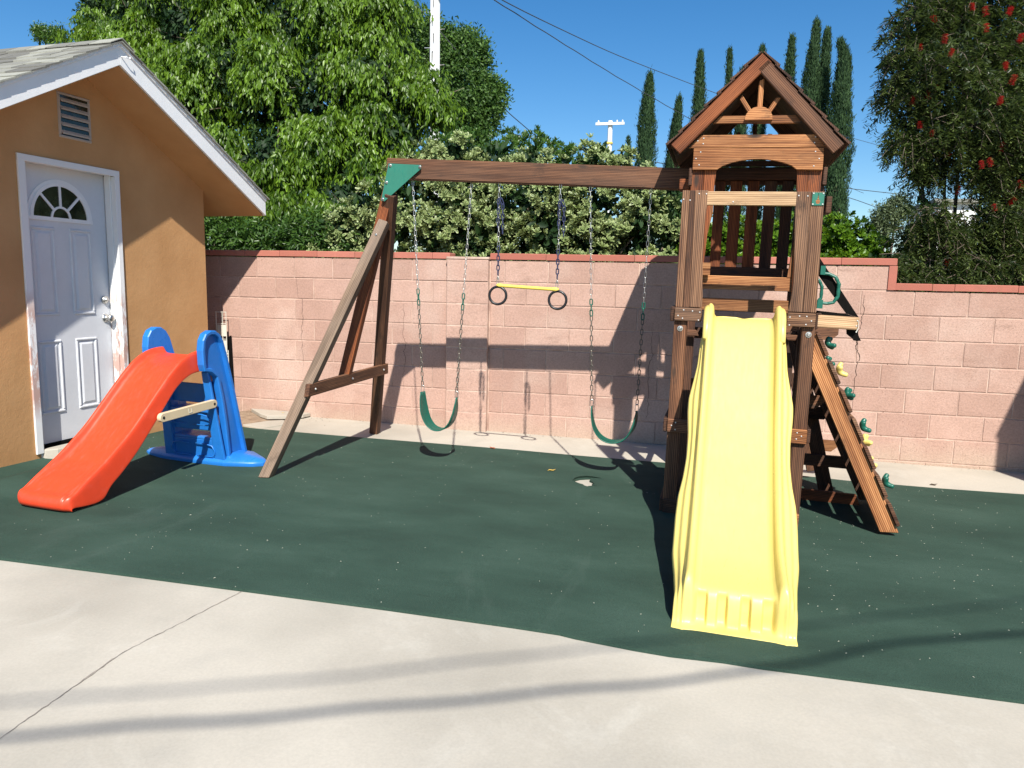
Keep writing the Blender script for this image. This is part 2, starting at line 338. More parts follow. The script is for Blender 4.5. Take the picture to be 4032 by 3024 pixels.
mb = MB(); mb.add([(x-w_, y, g0z(x)-.0065) for (x, y), w_ in zip(jp, wv)]+[(x+w_, y, g0z(x)-.0065) for (x, y), w_ in zip(jp, wv)], [(i, i+1, len(jp)+i+1, len(jp)+i) for i in range(len(jp)-1)])
mb.build('control_joint', 'joint', patio)
dirtp = slab('dirt_strip', [(-3.4, -.80), (-2.4, -.80), (-2.08, -.78), (-2.12, -.45), (-2.06, -.25), (-2.02, .1), (-3.4, .1)], 'dirt', -.012, .25)
tag(dirtp, kind='structure')
def broken(name, poly, z0, tilt, label, th=.035):
    c = np.mean(np.array(poly), axis=0); mb = MB(); k = len(poly); V = []
    for dz in (0, -th):
        for x, y in poly: V.append((x, y, gz(x)+z0+(x-c[0])*tilt[0]+(y-c[1])*tilt[1]+dz))
    mb.add(V, [tuple(range(k)), tuple(range(2*k-1, k-1, -1))]+[(i, k+i, k+(i+1) % k, (i+1) % k) for i in range(k)])
    tag(mb.build(name, 'concrete', bevel=.004), label, 'paving', 'broken paving pieces by the house corner')
broken('broken_slab', [(-2.56, -.10), (-2.36, -.27), (-2.25, -.33), (-2.09, -.24), (-1.98, -.12), (-1.96, -.01), (-2.3, -.02)], .030, (.03, -.02), 'larger cracked concrete piece against the foot of the pink wall, left of the swing leg')
broken('broken_slab', [(-2.30, -.66), (-2.09, -.72), (-1.99, -.52), (-1.93, -.36), (-2.1, -.31), (-2.2, -.40)], .006, (.02, 0), 'smaller sunken concrete piece at the edge of the green mat, left of the swing leg')

# rubber mat with torn hole
hole = [(.894, -1.539), (.905, -1.50), (.933, -1.46), (.975, -1.432), (1.009, -1.415), (1.012, -1.455), (1.006, -1.49), (1.030, -1.515), (1.041, -1.551), (1.055, -1.575), (1.034, -1.585), (1.052, -1.600), (1.075, -1.618), (1.045, -1.622), (1.033, -1.632), (1.018, -1.640), (1.010, -1.655), (.985, -1.636), (.975, -1.612), (.955, -1.60), (.935, -1.585), (.915, -1.562)]
front = [(6.5, -3.90), (4.2, -3.898), (3.3, -3.897), (2.83, -3.90), (2.35, -3.905), (1.94, -3.912), (1.80, -3.905), (1.60, -3.914), (1.467, -3.905), (1.30, -3.885), (1.22, -3.874), (1.16, -3.860), (.96, -3.853), (.4, -3.848), (-.27, -3.853), (-.9, -3.858), (-1.57, -3.868), (-2.3, -3.875), (-3.0, -3.88)]
back = [(-2.97, -.755), (-2.28, -.754), (-1.38, -.762), (-.30, -.747), (.27, -.738), (.79, -.756), (1.49, -.751), (2.53, -.765), (2.55, -.80), (2.87, -.837), (3.51, -.836), (4.083, -.80), (6.5, -.80)]
def matmesh():
    mb = MB(); TOP = .006
    # right half: everything with x > 1 side of a cut through the hole; left half the rest
    top_i = 4; bot_i = 16     # hole[4] top, hole[16] bottom
    cb = min(range(len(back)), key=lambda i: abs(back[i][0]-.79)); cf = min(range(len(front)), key=lambda i: abs(front[i][0]-.96))
    left = [back[i] for i in range(0, cb+1)] + [hole[i] for i in range(top_i, -1, -1)] + [hole[i] for i in range(len(hole)-1, bot_i-1, -1)] + [front[i] for i in range(cf, len(front))]
    right = [back[i] for i in range(cb, len(back))] + [front[i] for i in range(0, cf+1)] + [hole[i] for i in range(bot_i, top_i-1, -1)]
    for poly in (left, right):
        poly = [(x+(random.uniform(-.002, .002) if (x, y) not in hole else 0), y) if y < -3.8 and abs(x-.96) > .01 else (x, y) for x, y in poly]
        k = len(poly); mb.add([(x, y, g0z(x)+TOP) for x, y in poly], [tuple(range(k))])
    # rims
    for loop in (hole, front, back):
        k = len(loop); closed = loop is hole
        V = [(x, y, g0z(x)+TOP) for x, y in loop]+[(x, y, g0z(x)-.008) for x, y in loop]
        mb.add(V, [(i, (i+1) % k, k+(i+1) % k, k+i) for i in range(k if closed else k-1)])
    return mb
mo = drape(matmesh().build('rubber_mat', 'rubber'), 0)
tag(mo, 'large dark green rubber mat spread on the concrete under the play equipment', 'mat')
curl = MB()   # the curled lip at the tear
lp = [(.885, -1.535), (.90, -1.49), (.93, -1.452), (.975, -1.42), (1.02, -1.405), (1.08, -1.398)]
curl.add([(x, y, gz(x)+.006) for x, y in lp]+[(x+.004, y-.012, gz(x)+.006+h) for (x, y), h in zip(lp, (.002, .012, .017, .016, .01, .002))]+[(x-.004, y+.02, gz(x)+.007) for x, y in lp],
         [(i, i+1, 6+i+1, 6+i) for i in range(5)]+[(6+i, 6+i+1, 12+i+1, 12+i) for i in range(5)])
curl.build('torn_flap', 'rubber', mo)
# white litter flecks on the mat (uncountable)
fl = MB()
for i in range(560):
    x = random.uniform(-2.6, 3.8); y = random.uniform(-3.85, -.8)
    if random.random() < .35: x = random.uniform(1.9, 3.6)
    L = random.uniform(.002, .0085)*(1.3 if y > -2 else 1)*(1.5 if random.random() < .08 else 1); a = random.uniform(0, 6.28); ww = random.uniform(.0008, .0019)
    dx, dy = math.cos(a)*L/2, math.sin(a)*L/2; nx, ny = -math.sin(a)*ww/2, math.cos(a)*ww/2; z = gz(x)+.0075
    fl.add([(x-dx-nx, y-dy-ny, z), (x+dx-nx, y+dy-ny, z+.001), (x+dx+nx, y+dy+ny, z+.001), (x-dx+nx, y-dy+ny, z), (x, y, z+.0035)], [(0, 1, 4), (1, 2, 4), (2, 3, 4), (3, 0, 4)])
tag(fl.build('litter_flecks', 'fleck'), 'tiny pale dry plant flecks scattered over the green mat', 'litter', kind='stuff')
lt = MB()
for i in range(190):
    if i < 120: x = random.triangular(-2.9, -1.4, -2.6); y = -abs(random.gauss(0, .16))-.01
    else: x = random.uniform(-1.5, 4.2); y = -abs(random.gauss(0, .05))-.005
    L = random.uniform(.003, .011); a = random.uniform(0, 6.28); dx, dy = math.cos(a)*L, math.sin(a)*L; z = gz(x)-.004+random.uniform(0, .003)
    lt.add([(x-dx, y-dy, z), (x+dy*.4, y-dx*.4, z+L*.3), (x+dx, y+dy, z+.001), (x-dy*.4, y+dx*.4, z+L*.25)], [(0, 1, 2, 3)])
tag(lt.build('leaf_litter', 'bark'), 'brown dry leaf crumbs along the foot of the pink wall', 'litter', kind='stuff')
def fallen(name, x, y, s, a, mat, label, z=.008):
    mb = MB(); ca, sa = math.cos(a), math.sin(a)
    pts = [(-1, 0, .0), (-.4, .42, .25), (.25, .5, .1), (1, .08, .35), (.3, -.45, .12), (-.45, -.35, .3), (0, 0, 0)]
    V = [(x+(u*ca-v*sa)*s, y+(u*sa+v*ca)*s, gz(x)+z+h*s) for u, v, h in pts]
    mb.add(V, [(0, 6, 1), (1, 6, 2), (2, 6, 3), (3, 6, 4), (4, 6, 5), (5, 6, 0)]); tag(mb.build(name, mat), label, 'leaf')
fallen('fallen_leaf', .701, -1.325, .034, .3, 'fallen_leaf', 'yellow curled dry leaf lying on the mat beside the torn hole')
fallen('fallen_leaf', .102, -.762, .030, 2.7, 'fallen_red', 'reddish brown dry leaf at the back edge of the green mat')
fallen('fallen_leaf', 3.512, -.70, .030, .1, 'bark', 'dark curled leaf on the concrete strip beyond the climbing wall', z=-.004)
fallen('fallen_leaf', -2.19, -.13, .020, .2, 'fallen_leaf', 'tiny bright yellow scrap lying on the larger broken concrete piece', z=.034)

# ------------------------------------------------------------------ block wall
wall = empty('block_wall', (0, .08, 0))
tag(wall, 'pink concrete block wall with red brick capping and a pilaster, stepping down at the right', 'wall')
wall.location = (0, 0, 0)
WT = .15; H = .2032; B = .4064; XS = 3.303
core = MB()
boxm((-.5, WT/2+.0025, (8*H-.3)/2-.003), (2*XS+1.0-.012, WT-.005, 8*H+.3-.006), core)
core.v = [( (-5.0 if p[0] < 0 else XS-.006), p[1], p[2]) for p in core.v]
boxm(((XS+8)/2, WT/2+.0025, (7*H-.3)/2-.003), (8-XS, WT-.005, 7*H+.3-.006), core)
core.build('mortar_core', 'mortar', wall)
blk = MB(); gap = .0085
def block(x0, x1, z0, z1, y=0, depth=WT, mb=None, tone=None):
    mb = mb or blk; x0 += gap/2; x1 -= gap/2; z0 += gap/2; z1 -= gap/2; c = .004
    yj = y+random.uniform(-.0012, .0008)
    V = []
    for yy, i in ((yj, c), (yj+c, 0), (y+depth-c, 0), (y+depth, c)):
        V += [(x0+i, yy, z0+i), (x1-i, yy, z0+i), (x1-i, yy, z1-i), (x0+i, yy, z1-i)]
    F = [(r*4+k, r*4+(k+1) % 4, (r+1)*4+(k+1) % 4, (r+1)*4+k) for r in range(3) for k in range(4)]+[(3, 2, 1, 0), (12, 13, 14, 15)]
    mb.add(V, F, None, random.betavariate(2.2, 2.2) if tone is None else tone)
PX0, PX1 = -.54, -.134
for r in range(-1, 8):
    z0 = r*H; z1 = z0+H
    # left run, anchored at X=-2.52 with joints of course 8 (r=7) on the anchor, half-bond alternate
    xs = -2.520+(0 if r % 2 == 1 else B/2)
    j = [xs+B*k for k in range(-8, 8)]; j = [x for x in j if -5.0 < x < PX0-.05]
    e = [-5.0]+j+[PX0]
    for a, b in zip(e[:-1], e[1:]): block(a, b, z0, z1)
    xs = 0.0+(0 if r % 2 == 1 else B/2); right_end = XS if r == 7 else 8.0
    j = [xs+B*k for k in range(0, 8)]; j = [x for x in j if PX1+.06 < x < 2.9]
    # right run anchored at 3.049
    xr = 3.049+(B/2 if r % 2 == 1 else 0)-B*0
    j2 = [xr+B*k for k in range(0, 14)]; j2 = [x for x in j2 if x < right_end-.06]
    lim = (j2[0] if j2 else right_end)-.12; j = [x for x in j if x < lim]
    e = [PX1]+j+j2+[right_end]
    for a, b in zip(e[:-1], e[1:]): block(a, b, z0, z1)
blk.build('blocks', 'block', wall)
pil = MB(); pc = MB()
boxm(((PX0+PX1)/2, -.0265, (8*H-.3)/2), (.40-.006, .063, 8*H+.3-.006), pc)
pc.build('pilaster_core', 'mortar', wall)
for r in range(-1, 8): block(PX0+.003, PX1-.003, r*H+.0, r*H+H, -.06+(0 if r < 7 else -.006), .058, pil, .55+.3*random.random())
pil.build('pilaster', 'block', wall)
pt_ = MB(); boxm(((PX0+PX1)/2, .03, 8*H+.012), (.405, .19, .022), pt_); pt_.build('pilaster_cap', 'mortar', wall, bevel=.004)
cap = MB()
def caprow(x0, x1, z, lens, y0=-.012, y1=.165, h=.055):
    x = x0; i = 0
    while x < x1-.03:
        L = min(lens[i % len(lens)], x1-x); i += 1
        if x1-(x+L) < .05: L = x1-x
        c = .005; zz = z+random.uniform(-.0015, .0015); V = []; xa = x+.0018; xb = x+L-.0018
        for k, (zi, q) in enumerate(((zz, 0), (zz+h-c, 0), (zz+h, c))):
            V += [(xa+q, y0+q, zi), (xb-q, y0+q, zi), (xb-q, y1-q, zi), (xa+q, y1-q, zi)]
        cap.add(V, [(r*4+k, r*4+(k+1) % 4, (r+1)*4+(k+1) % 4, (r+1)*4+k) for r in range(2) for k in range(4)]+[(3, 2, 1, 0), (8, 9, 10, 11)], None, random.random()); x += L
caprow(-5.0, PX0+.02, 8*H+.004, [.39, .40, .38, .40])
caprow(PX1-.002, XS, 8*H+.004, [.52, .40, .39, .40, .38])
caprow(XS+.003, 8, 7*H+.006, [.275, .165, .46, .40])
c = .004; x0, x1 = XS-.058, XS-.0; z0, z1 = 7*H+.006, 8*H-.001
boxm(((x0+x1)/2+.002, .0765, (z0+z1)/2), (x1-x0+.004, .177, z1-z0), cap, .4)
cap.build('cap_bricks', 'cap_brick', wall)
# cracks (thin dark slits following the real cracks)
def crack(pts, wd):
    mb = MB(); V = []; n = len(pts)
    for i, (x, z) in enumerate(pts):
        hw = wd*(.25+.75*math.sin(math.pi*(i+.5)/n))*random.uniform(.6, 1.3)/2; y = -.0022
        V += [(x-hw, y, z), (x+hw, y, z)]
    mb.add(V, [(2*i, 2*i+1, 2*i+3, 2*i+2) for i in range(n-1)]); return mb
def jag(p, n=6, a=.008):
    out = []
    for (x0, z0), (x1, z1) in zip(p[:-1], p[1:]):
        for k in range(n): t_ = k/n; out.append((x0+(x1-x0)*t_+random.uniform(-a, a)*(0 if k == 0 else 1), z0+(z1-z0)*t_))
    return out+[p[-1]]
ck = crack(jag([(3.075, 1.38), (3.078, 1.22), (3.062, 1.12), (3.05, 1.02), (3.045, .93), (3.078, .87), (3.062, .80), (3.055, .62), (3.045, .50)]), .006)
for p, wd in (([(-2.09, 1.50), (-2.075, 1.24), (-2.03, 1.22), (-2.03, 1.0), (-2.05, .85), (-2.03, .62), (-2.045, .50)], .003), ([(-.985, 1.2), (-.97, 1.1), (-.985, .9), (-.955, .82), (-.98, .75), (-.96, .66), (-.985, .5), (-.98, .38)], .0035),
              ([(1.36, 1.10), (1.35, .9), (1.37, .80), (1.34, .72), (1.345, .50), (1.35, .3), (1.34, .22)], .0035)):
    k = crack(jag(p), wd); ck.add(k.v, k.f)
ck.build('cracks', 'black_sheet', wall)

# ------------------------------------------------------------------ small house with door
HP = np.array([-2.852, -2.122, 0.0]); ha = math.radians(4.6); HD = np.array([math.sin(ha), math.cos(ha), 0]); HN = np.array([math.cos(ha), -math.sin(ha), 0]); HZ = np.array([0, 0, 1.])
house = empty('stucco_house'); tag(house, 'orange stucco outbuilding with white door, gable vent and grey shingle roof', 'house')
def hw(s, n, z): return HP+HD*(s*.97)+HN*(n*.97)+HZ*(.043+.97*z)
def hbox(s0, s1, n0, n1, z0, z1, mb=None, tone=.5):
    mb = mb or MB(); V = [hw(s, n, z) for z in (z0, z1) for s, n in ((s0, n0), (s1, n0), (s1, n1), (s0, n1))]
    mb.add(V, [(0, 3, 2, 1), (4, 5, 6, 7), (0, 1, 5, 4), (1, 2, 6, 5), (2, 3, 7, 6), (3, 0, 4, 7)], None, tone); return mb
RS, RZ, PT = .31, 3.115, .543          # ridge position and fascia-top height, pitch
SL, SR = -1.42, 2.04; OV = .41; DEP = 4.2
def rz(s, top=RZ): return top-PT*abs(s-RS)
ws0, ws1 = -1.04, 1.655
wm = MB()   # gable wall with door opening
ds0, ds1, dz0, dz1 = -.20, .635, .02, 2.235
def face(poly, n0, n1):
    k = len(poly); V = [hw(s, n0, z) for s, z in poly]+[hw(s, n1, z) for s, z in poly]
    wm.add(V, [tuple(range(k)), tuple(range(2*k-1, k-1, -1))]+[(i, (i+1) % k, k+(i+1) % k, k+i) for i in range(k)])
so = .165
face([(ws0, -.4), (ds0, -.4), (ds0, dz1), (ds0, rz(ds0)-so), (ws0, rz(ws0)-so)], 0, -.15)
face([(ds1, -.4), (ws1, -.4), (ws1, rz(ws1)-so), (ds1, rz(ds1)-so), (ds1, dz1)], 0, -.15)
face([(ds0, dz1), (ds1, dz1), (ds1, rz(ds1)-so), (RS, RZ-so), (ds0, rz(ds0)-so)], 0, -.15)
hbox(ws1-.15, ws1, -.15, -DEP, -.4, rz(ws1)-so, wm); hbox(ws0, ws0+.15, -.15, -DEP, -.4, rz(ws0)-so, wm)
face([(ws0, -.4), (ws1, -.4), (ws1, rz(ws1)-so), (RS, RZ-so), (ws0, rz(ws0)-so)], -DEP, -DEP-.15)
wm.build('wall', 'stucco', house)
sf = MB()  # soffit panels
for s0, s1 in ((RS, SR-.01), (SL+.01, RS)):
    V = [hw(s, n, rz(s)-q) for q in (so, so-.012) for s, n in ((s0, OV-.022), (s1, OV-.022), (s1, -DEP-.3), (s0, -DEP-.3))]
    sf.add(V, [(0, 1, 2, 3), (7, 6, 5, 4), (0, 4, 5, 1), (1, 5, 6, 2), (2, 6, 7, 3), (3, 7, 4, 0)])
sf.build('soffit', 'stucco', house)
fa = MB()  # white rake boards and eave boards
for s0, s1 in ((RS, SR), (SL, RS)):
    for (n0, n1, a, b) in ((OV, OV-.02, 0, .155), (OV+.012, OV-.008, -.012, .022)):
        k = (lambda s: rz(s)-a, lambda s: rz(s)-b)
        V = [hw(s, n, f(s)) for n in (n0, n1) for s, f in ((s0, k[0]), (s1, k[0]), (s1, k[1]), (s0, k[1]))]
        fa.add(V, [(0, 1, 2, 3), (7, 6, 5, 4), (0, 4, 5, 1), (1, 5, 6, 2), (2, 6, 7, 3), (3, 7, 4, 0)])
for s in (SR, SL):
    sg = 1 if s > 0 else -1; hbox(s-.02*sg, s+.001*sg, OV-.021, -DEP-.3, rz(s)-.155, rz(s)-.004, fa)
fa.build('fascia', 'white_paint', house, bevel=.002)
rf = MB()  # roof deck + shingle courses
for sg, send in ((1, SR+.025), (-1, SL-.025)):
    L = abs(send-RS)*math.sqrt(1+PT*PT); rows = int(L/.125)+1
    for i in range(rows):
        d0 = abs(send-RS)*(1-i/rows); d1 = max(0, d0-abs(send-RS)/rows*1.25)
        n = OV+.03
        while n > -DEP-.35:
            wd = random.choice((.16, .22, .30, .34)); n2 = max(n-wd, -DEP-.35); lift = random.choice((0, .004, .006)); V = []
            for th in (.002, .012+lift):
                for dd, nn in ((d0+random.choice((0, 0, .004)), n), (d0, n2), (d1, n2), (d1, n)):
                    extra = .010 if dd == d0 or dd > d1+.001 else 0
                    V.append(hw(RS+sg*dd, nn-.0006, RZ-PT*dd+th+extra))
            rf.add(V, [(0, 1, 2, 3), (7, 6, 5, 4), (0, 4, 5, 1), (1, 5, 6, 2), (2, 6, 7, 3), (3, 7, 4, 0)], None, random.random()); n = n2
for k in range(22):
    n = OV+.032-.2*k; V = [hw(RS+s, nn, RZ+.028-abs(s)*PT+z) for z in (0, .006) for nn in (n, n-.215) for s in (-.11, 0, .11)]
    rf.add(V, [(0, 1, 4, 3), (1, 2, 5, 4), (6, 9, 10, 7), (7, 10, 11, 8), (0, 6, 7, 1), (1, 7, 8, 2), (3, 4, 10, 9), (4, 5, 11, 10), (0, 3, 9, 6), (2, 8, 11, 5)], None, random.random())
rf.build('roof', 'shingle', house)
# door
door = hbox(-.165, .602, -.10, -.142, .127, 2.213).build('door', 'door_paint', house, bevel=.003)
def frame_rect(s0, s1, z0, z1, n, w_, d, mb):  # raised moulding ring
    for a in ((s0, s1, z0, z0+w_), (s0, s1, z1-w_, z1), (s0, s0+w_, z0+w_, z1-w_), (s1-w_, s1, z0+w_, z1-w_)):
        V = []
        for q, nn in ((0, n), (w_*.3, n+d)):
            V += [hw(a[0]+q, nn, a[2]+q), hw(a[1]-q, nn, a[2]+q), hw(a[1]-q, nn, a[3]-q), hw(a[0]+q, nn, a[3]-q)]
        mb.add(V, [(4, 5, 6, 7), (0, 1, 5, 4), (1, 2, 6, 5), (2, 3, 7, 6), (3, 0, 4, 7)])
for (a, b, c_, d_) in ((-.085, .115, .352, .915), (.245, .445, .352, .915), (-.085, .115, 1.10, 1.765), (.245, .445, 1.10, 1.765)):
    pm_ = MB(); frame_rect(a, b, c_, d_, -.0995, .022, .009, pm_)
    V = []
    for q, nn in ((.035, -.0995), (.05, -.092)): V += [hw(a+q, nn, c_+q), hw(b-q, nn, c_+q), hw(b-q, nn, d_-q), hw(a+q, nn, d_-q)]
    pm_.add(V, [(4, 5, 6, 7), (0, 1, 5, 4), (1, 2, 6, 5), (2, 3, 7, 6), (3, 0, 4, 7)]); pm_.build('panel', 'door_paint', door)
# fanlight
WC, WZ = .178, 1.838
def arcring(r0, r1, n0, n1, mb, a0=0, a1=math.pi, seg=28, cs=WC, cz=WZ):
    V = []; F = []
    for i in range(seg+1):
        a = a0+(a1-a0)*i/seg; u, v = math.cos(a), math.sin(a)
        for r_, nn in ((r0, n0), (r0, n1), (r1, n1), (r1, n0)): V.append(hw(cs+u*r_, nn, cz+v*r_))
    for i in range(seg):
        for k in range(4): F.append((i*4+k, i*4+(k+1) % 4, (i+1)*4+(k+1) % 4, (i+1)*4+k))
    F += [(3, 2, 1, 0), tuple(seg*4+k for k in range(4))]; mb.add(V, F)
fw = MB(); arcring(.236, .262, -.0998, -.088, fw); arcring(.262, .285, -.0998, -.094, fw); arcring(.072, .088, -.0985, -.089, fw)
hbox(WC-.285, WC+.285, -.0996, -.0885, WZ-.026, WZ+.002, fw)
for a in (math.radians(45), math.radians(90), math.radians(135)):
    u, v = math.cos(a), math.sin(a); p = (-v*.009, u*.009); V = []
    for nn in (-.0983, -.0895):
        for r_, s_ in ((.08, 1), (.08, -1), (.24, -1), (.24, 1)): V.append(hw(WC+u*r_+p[0]*s_, nn, WZ+v*r_+p[1]*s_))
    fw.add(V, [(0, 1, 2, 3), (7, 6, 5, 4), (0, 4, 5, 1), (1, 5, 6, 2), (2, 6, 7, 3), (3, 7, 4, 0)])
fwo = fw.build('window_frame', 'white_paint', door)
gl = MB(); k = 24; V = [hw(WC, -.0975, WZ)]+[hw(WC+.24*math.cos(math.pi*i/k), -.0975, WZ+.24*math.sin(math.pi*i/k)) for i in range(k+1)]
gl.add(V, [(0, i+1, i+2) for i in range(k)]); gl.build('pane', 'glass_dark', door)
# knob + deadbolt
kb = lathe([(.032, 0), (.033, .006), (.026, .012), (.014, .016), (.013, .035), (.024, .042), (.031, .055), (.030, .068), (.020, .076), (.004, .079)], hw(.545, -.10, 1.064), HN, 20)
kb.build('handle', 'metal', door, smooth=True)
lathe([(.030, 0), (.030, .010), (.024, .020), (.010, .024), (.010, .032), (.003, .034)], hw(.545, -.10, 1.214), HN, 20).build('deadbolt', 'metal', door, smooth=True)
hbox(.606, .632, -.075, -.03, 1.0, 1.075).build('strike_plate', 'metal', house, bevel=.003)
# frame
fr = MB(); hbox(-.245, -.188, .0, .016, .09, 2.245, fr); hbox(.603+.0, .650, .0, .016, .03, 2.245, fr); hbox(-.245, .650, -.0, .0175, 2.205, 2.252, fr)
hbox(-.20, -.172, -.14, -.001, .03, 2.205, fr); hbox(.606, .634, -.14, -.001, .03, 2.205, fr); hbox(-.172, .606, -.14, -.001, 2.213, 2.233, fr); hbox(.594, .606, -.088, -.03, .06, 2.213, fr)
fr.build('door_frame', 'worn_paint', house, bevel=.003)
st = MB(); pts = [(-.19, -.02), (-.19, .02), (-.13, .085), (.0, .12), (.55, .12), (.62, .08), (.62, -.02)]
k = len(pts); st.add([hw(s, n-.02, .148) for s, n in pts]+[hw(s, n, .02) for s, n in pts], [tuple(range(k)), tuple(range(2*k-1, k-1, -1))]+[(i, k+i, k+(i+1) % k, (i+1) % k) for i in range(k)])
for i in range(k): st.v[i] = tuple(hw(pts[i][0]*.98, pts[i][1]*.9, .118))
st.build('doorstep', 'concrete', house, bevel=.008)
hbox(-.165, .602, -.142, -.09, .0, .122).build('threshold', 'black_sheet', house)
vt = MB(); frame_rect(.118, .405, 2.425, 2.755, .0, .022, .012, vt); vo = vt.build('vent', 'vent_paint', house)
hbox(.138, .385, .0012, .003, 2.445, 2.735).build('vent_back', 'glass_dark', vo)
for i in range(5):
    z = 2.452+i*.058; mb = MB(); V = [hw(s, n, z+dz) for dz, n in ((0, .016), (.012, .0165), (.030, .0045), (.022, .0040)) for s in (.138, .385)]
    mb.add(V, [(0, 1, 3, 2), (2, 3, 5, 4), (4, 5, 7, 6), (6, 7, 1, 0), (0, 2, 4, 6), (1, 7, 5, 3)]); mb.build('vent_slat', 'vent_paint', vo)
hk = tube([hw(RS+.01, OV, 3.02), hw(RS+.03, OV+.03, 3.02), hw(RS+.06, OV+.035, 3.015), hw(RS+.065, OV+.03, 3.03)], .004, 6); hk.build('hook', 'white_paint', house)

# unseen block added off right; its corner throws the shadow on the wall's end
caster = empty('unseen_shadow_block'); tag(caster, 'plain unseen block added beyond the right edge of the view to shade the wall', 'shadow block')
gb = MB(); boxm((7.1, -1.36, 1.5), (4.0, 2.48, 3.14), gb); gb.build('wall', 'stucco', caster)
gr = MB(); boxm((7.1, -1.36, 3.085), (4.03, 2.50, .03), gr); gr.build('roof', 'shingle', caster)

# ================================================================== WOODEN PLAYSET (local frame of the tower)
TO = Vector((1.548, -2.06, .012))
play = empty('wooden_playset', TO, (0, math.radians(.75), math.radians(-3.3)))
TR = (Matrix.Rotation(math.radians(-3.3), 3, 'Z') @ Matrix.Rotation(math.radians(.75), 3, 'Y'))
tag(play, 'weathered brown timber playset with roofed tower, yellow slide, climbing wall and long swing beam', 'playset')
def wl(p): return np.array(TR.transposed() @ (Vector([float(q) for q in p])-TO))
X_, Y_, Z_ = (1, 0, 0), (0, 1, 0), (0, 0, 1)
SCR = None
def screws(parent, pts, d=(0, -1, 0), r=.0042):
    """small round screw heads; copies share one mesh"""
    global SCR
    if SCR is None:
        SCR = lathe([(r, 0), (r, .0012), (r*.7, .0022)], (0, 0, 0), (0, -1, 0), 10).build('screw', 'screw_metal', parent); me = SCR.data; first = True
    for p in pts:
        o = SCR if SCR.get('used') is None else SCR.copy()
        if SCR.get('used') is None: SCR['used'] = 1
        else: COL.objects.link(o)
        o.parent = parent; o.location = p
def bd(name, mat, p0, p1, side, w_, t_, scr=None, **k):
    o = board(p0, p1, side, w_, t_, **k).build(name, mat, play)
    if scr: screws(o, scr)
    return o
def bolt(parent, p, r=.017, d=(0, -1, 0)):
    lathe([(r, 0), (r, .003), (r*.62, .0035), (r*.62, .009), (r*.4, .012)], p, d, 14).build('bolt', 'metal', parent, smooth=False)
# lower posts (front)
for xc, m in ((.021, 'wood_brown'), (.752, 'wood_brown')):
    po = bd('post', m, (xc, .038, 0), (xc, .038, 1.205), X_, .076, .076)
    bolt(po, (xc, -.0005, 1.159))
for xc in (.021, .752):        # middle and rear posts
    for yy, top in ((.53, 2.16), (1.215, 2.30)): bd('post', 'wood_dark', (xc+(.03 if yy < 1 else 0), yy, 0), (xc+(.03 if yy < 1 else 0), yy, top), X_, .076, .07)
# plaques and low cross pieces on the front
bd('cross_board', 'wood_gray', (-.017, -.0135, 1.246), (.143, -.0135, 1.246), Z_, .08, .026, [(-.0+x, -.0275, z) for x, z in ((.005, 1.237), (.036, 1.272), (.088, 1.268), (.131, 1.263), (.032, 1.222), (.126, 1.215))])
bd('cross_board', 'wood_gray', (.625, -.0135, 1.243), (.781, -.0135, 1.243), Z_, .08, .026, [(x, -.0275, z) for x, z in ((.640, 1.257), (.692, 1.265), (.731, 1.265), (.758, 1.240), (.730, 1.218), (.640, 1.211))])
bd('cross_board', 'wood_brown', (-.018, -.0135, .560), (.17, -.0135, .560), Z_, .082, .026, [(x, -.0275, z) for x, z in ((.032, .582), (.008, .562), (.032, .538))])
bd('cross_board', 'wood_orange', (.60, -.0135, .556), (.791, -.0135, .556), Z_, .086, .026, [(x, -.0275, z) for x, z in ((.735, .580), (.760, .562), (.733, .543))])
bd('skid_board', 'wood_dark', (-.014, -.014, .046), (.10, -.014, .046), Z_, .086, .027)
bd('skid_board', 'wood_orange', (.70, -.014, .043), (.787, -.014, .043), Z_, .084, .027)
for x0, z in ((-.034, 1.245), (-.034, .56)): bd('side_board', 'wood_dark', (x0+.004, -.01, z), (x0+.004, 1.25, z), Z_, .088, .024)
for z in (1.245, .56): bd('side_board', 'wood_dark', (.802, .0, z), (.802, 1.25, z), Z_, .085, .022)
# guard boards beside the slide opening
def guard(pts, mat, y=-.0005, t_=.026, scr=None):
    o = prism(pts, (0, y, 0), X_, Z_, -t_ if False else t_, long='v').build('guard_board', mat, play, bevel=.003)
    if scr: screws(o, [(x, y-.0008, z) for x, z in scr])
    return o
guard([(-.017, 1.287), (.028, 1.287), (.024, 1.977), (-.017, 1.977)], 'wood_gray', scr=[(-.008, 1.925), (.030, 1.92)])
guard([(.029, 1.287), (.066, 1.287), (.056, 1.977), (.025, 1.977)], 'wood_brown')
guard([(.067, 1.290), (.141, 1.290), (.139, 1.36), (.134, 1.45), (.126, 1.58), (.123, 1.72), (.127, 1.86), (.131, 1.9), (.131, 1.978), (.057, 1.978)], 'wood_gray', scr=[(.080, 1.958), (.122, 1.957)])
guard([(.627, 1.287), (.709, 1.287), (.699, 1.971), (.620, 1.971), (.621, 1.86), (.630, 1.72), (.640, 1.58), (.645, 1.45), (.640, 1.36)], 'wood_gray', scr=[(.634, 1.948), (.682, 1.946)])
guard([(.710, 1.287), (.782, 1.287), (.771, 1.971), (.700, 1.971)], 'wood_gray')
bd('rail', 'wood_pale', (.110, .012, 1.932), (.630, .012, 1.930), Z_, .079, .024, [(.276, -.0005, 1.912)])
gp = prism([(.706, 1.893), (.770, 1.893), (.770, 1.965), (.706, 1.965)], (0, -.006, 0), X_, Z_, .005).build('name_plate', 'green_plate', play, bevel=.0015)
screws(gp, [(x, -.0065, z) for x, z in ((.712, 1.960), (.764, 1.960), (.712, 1.900), (.764, 1.900))])
tr_ = []
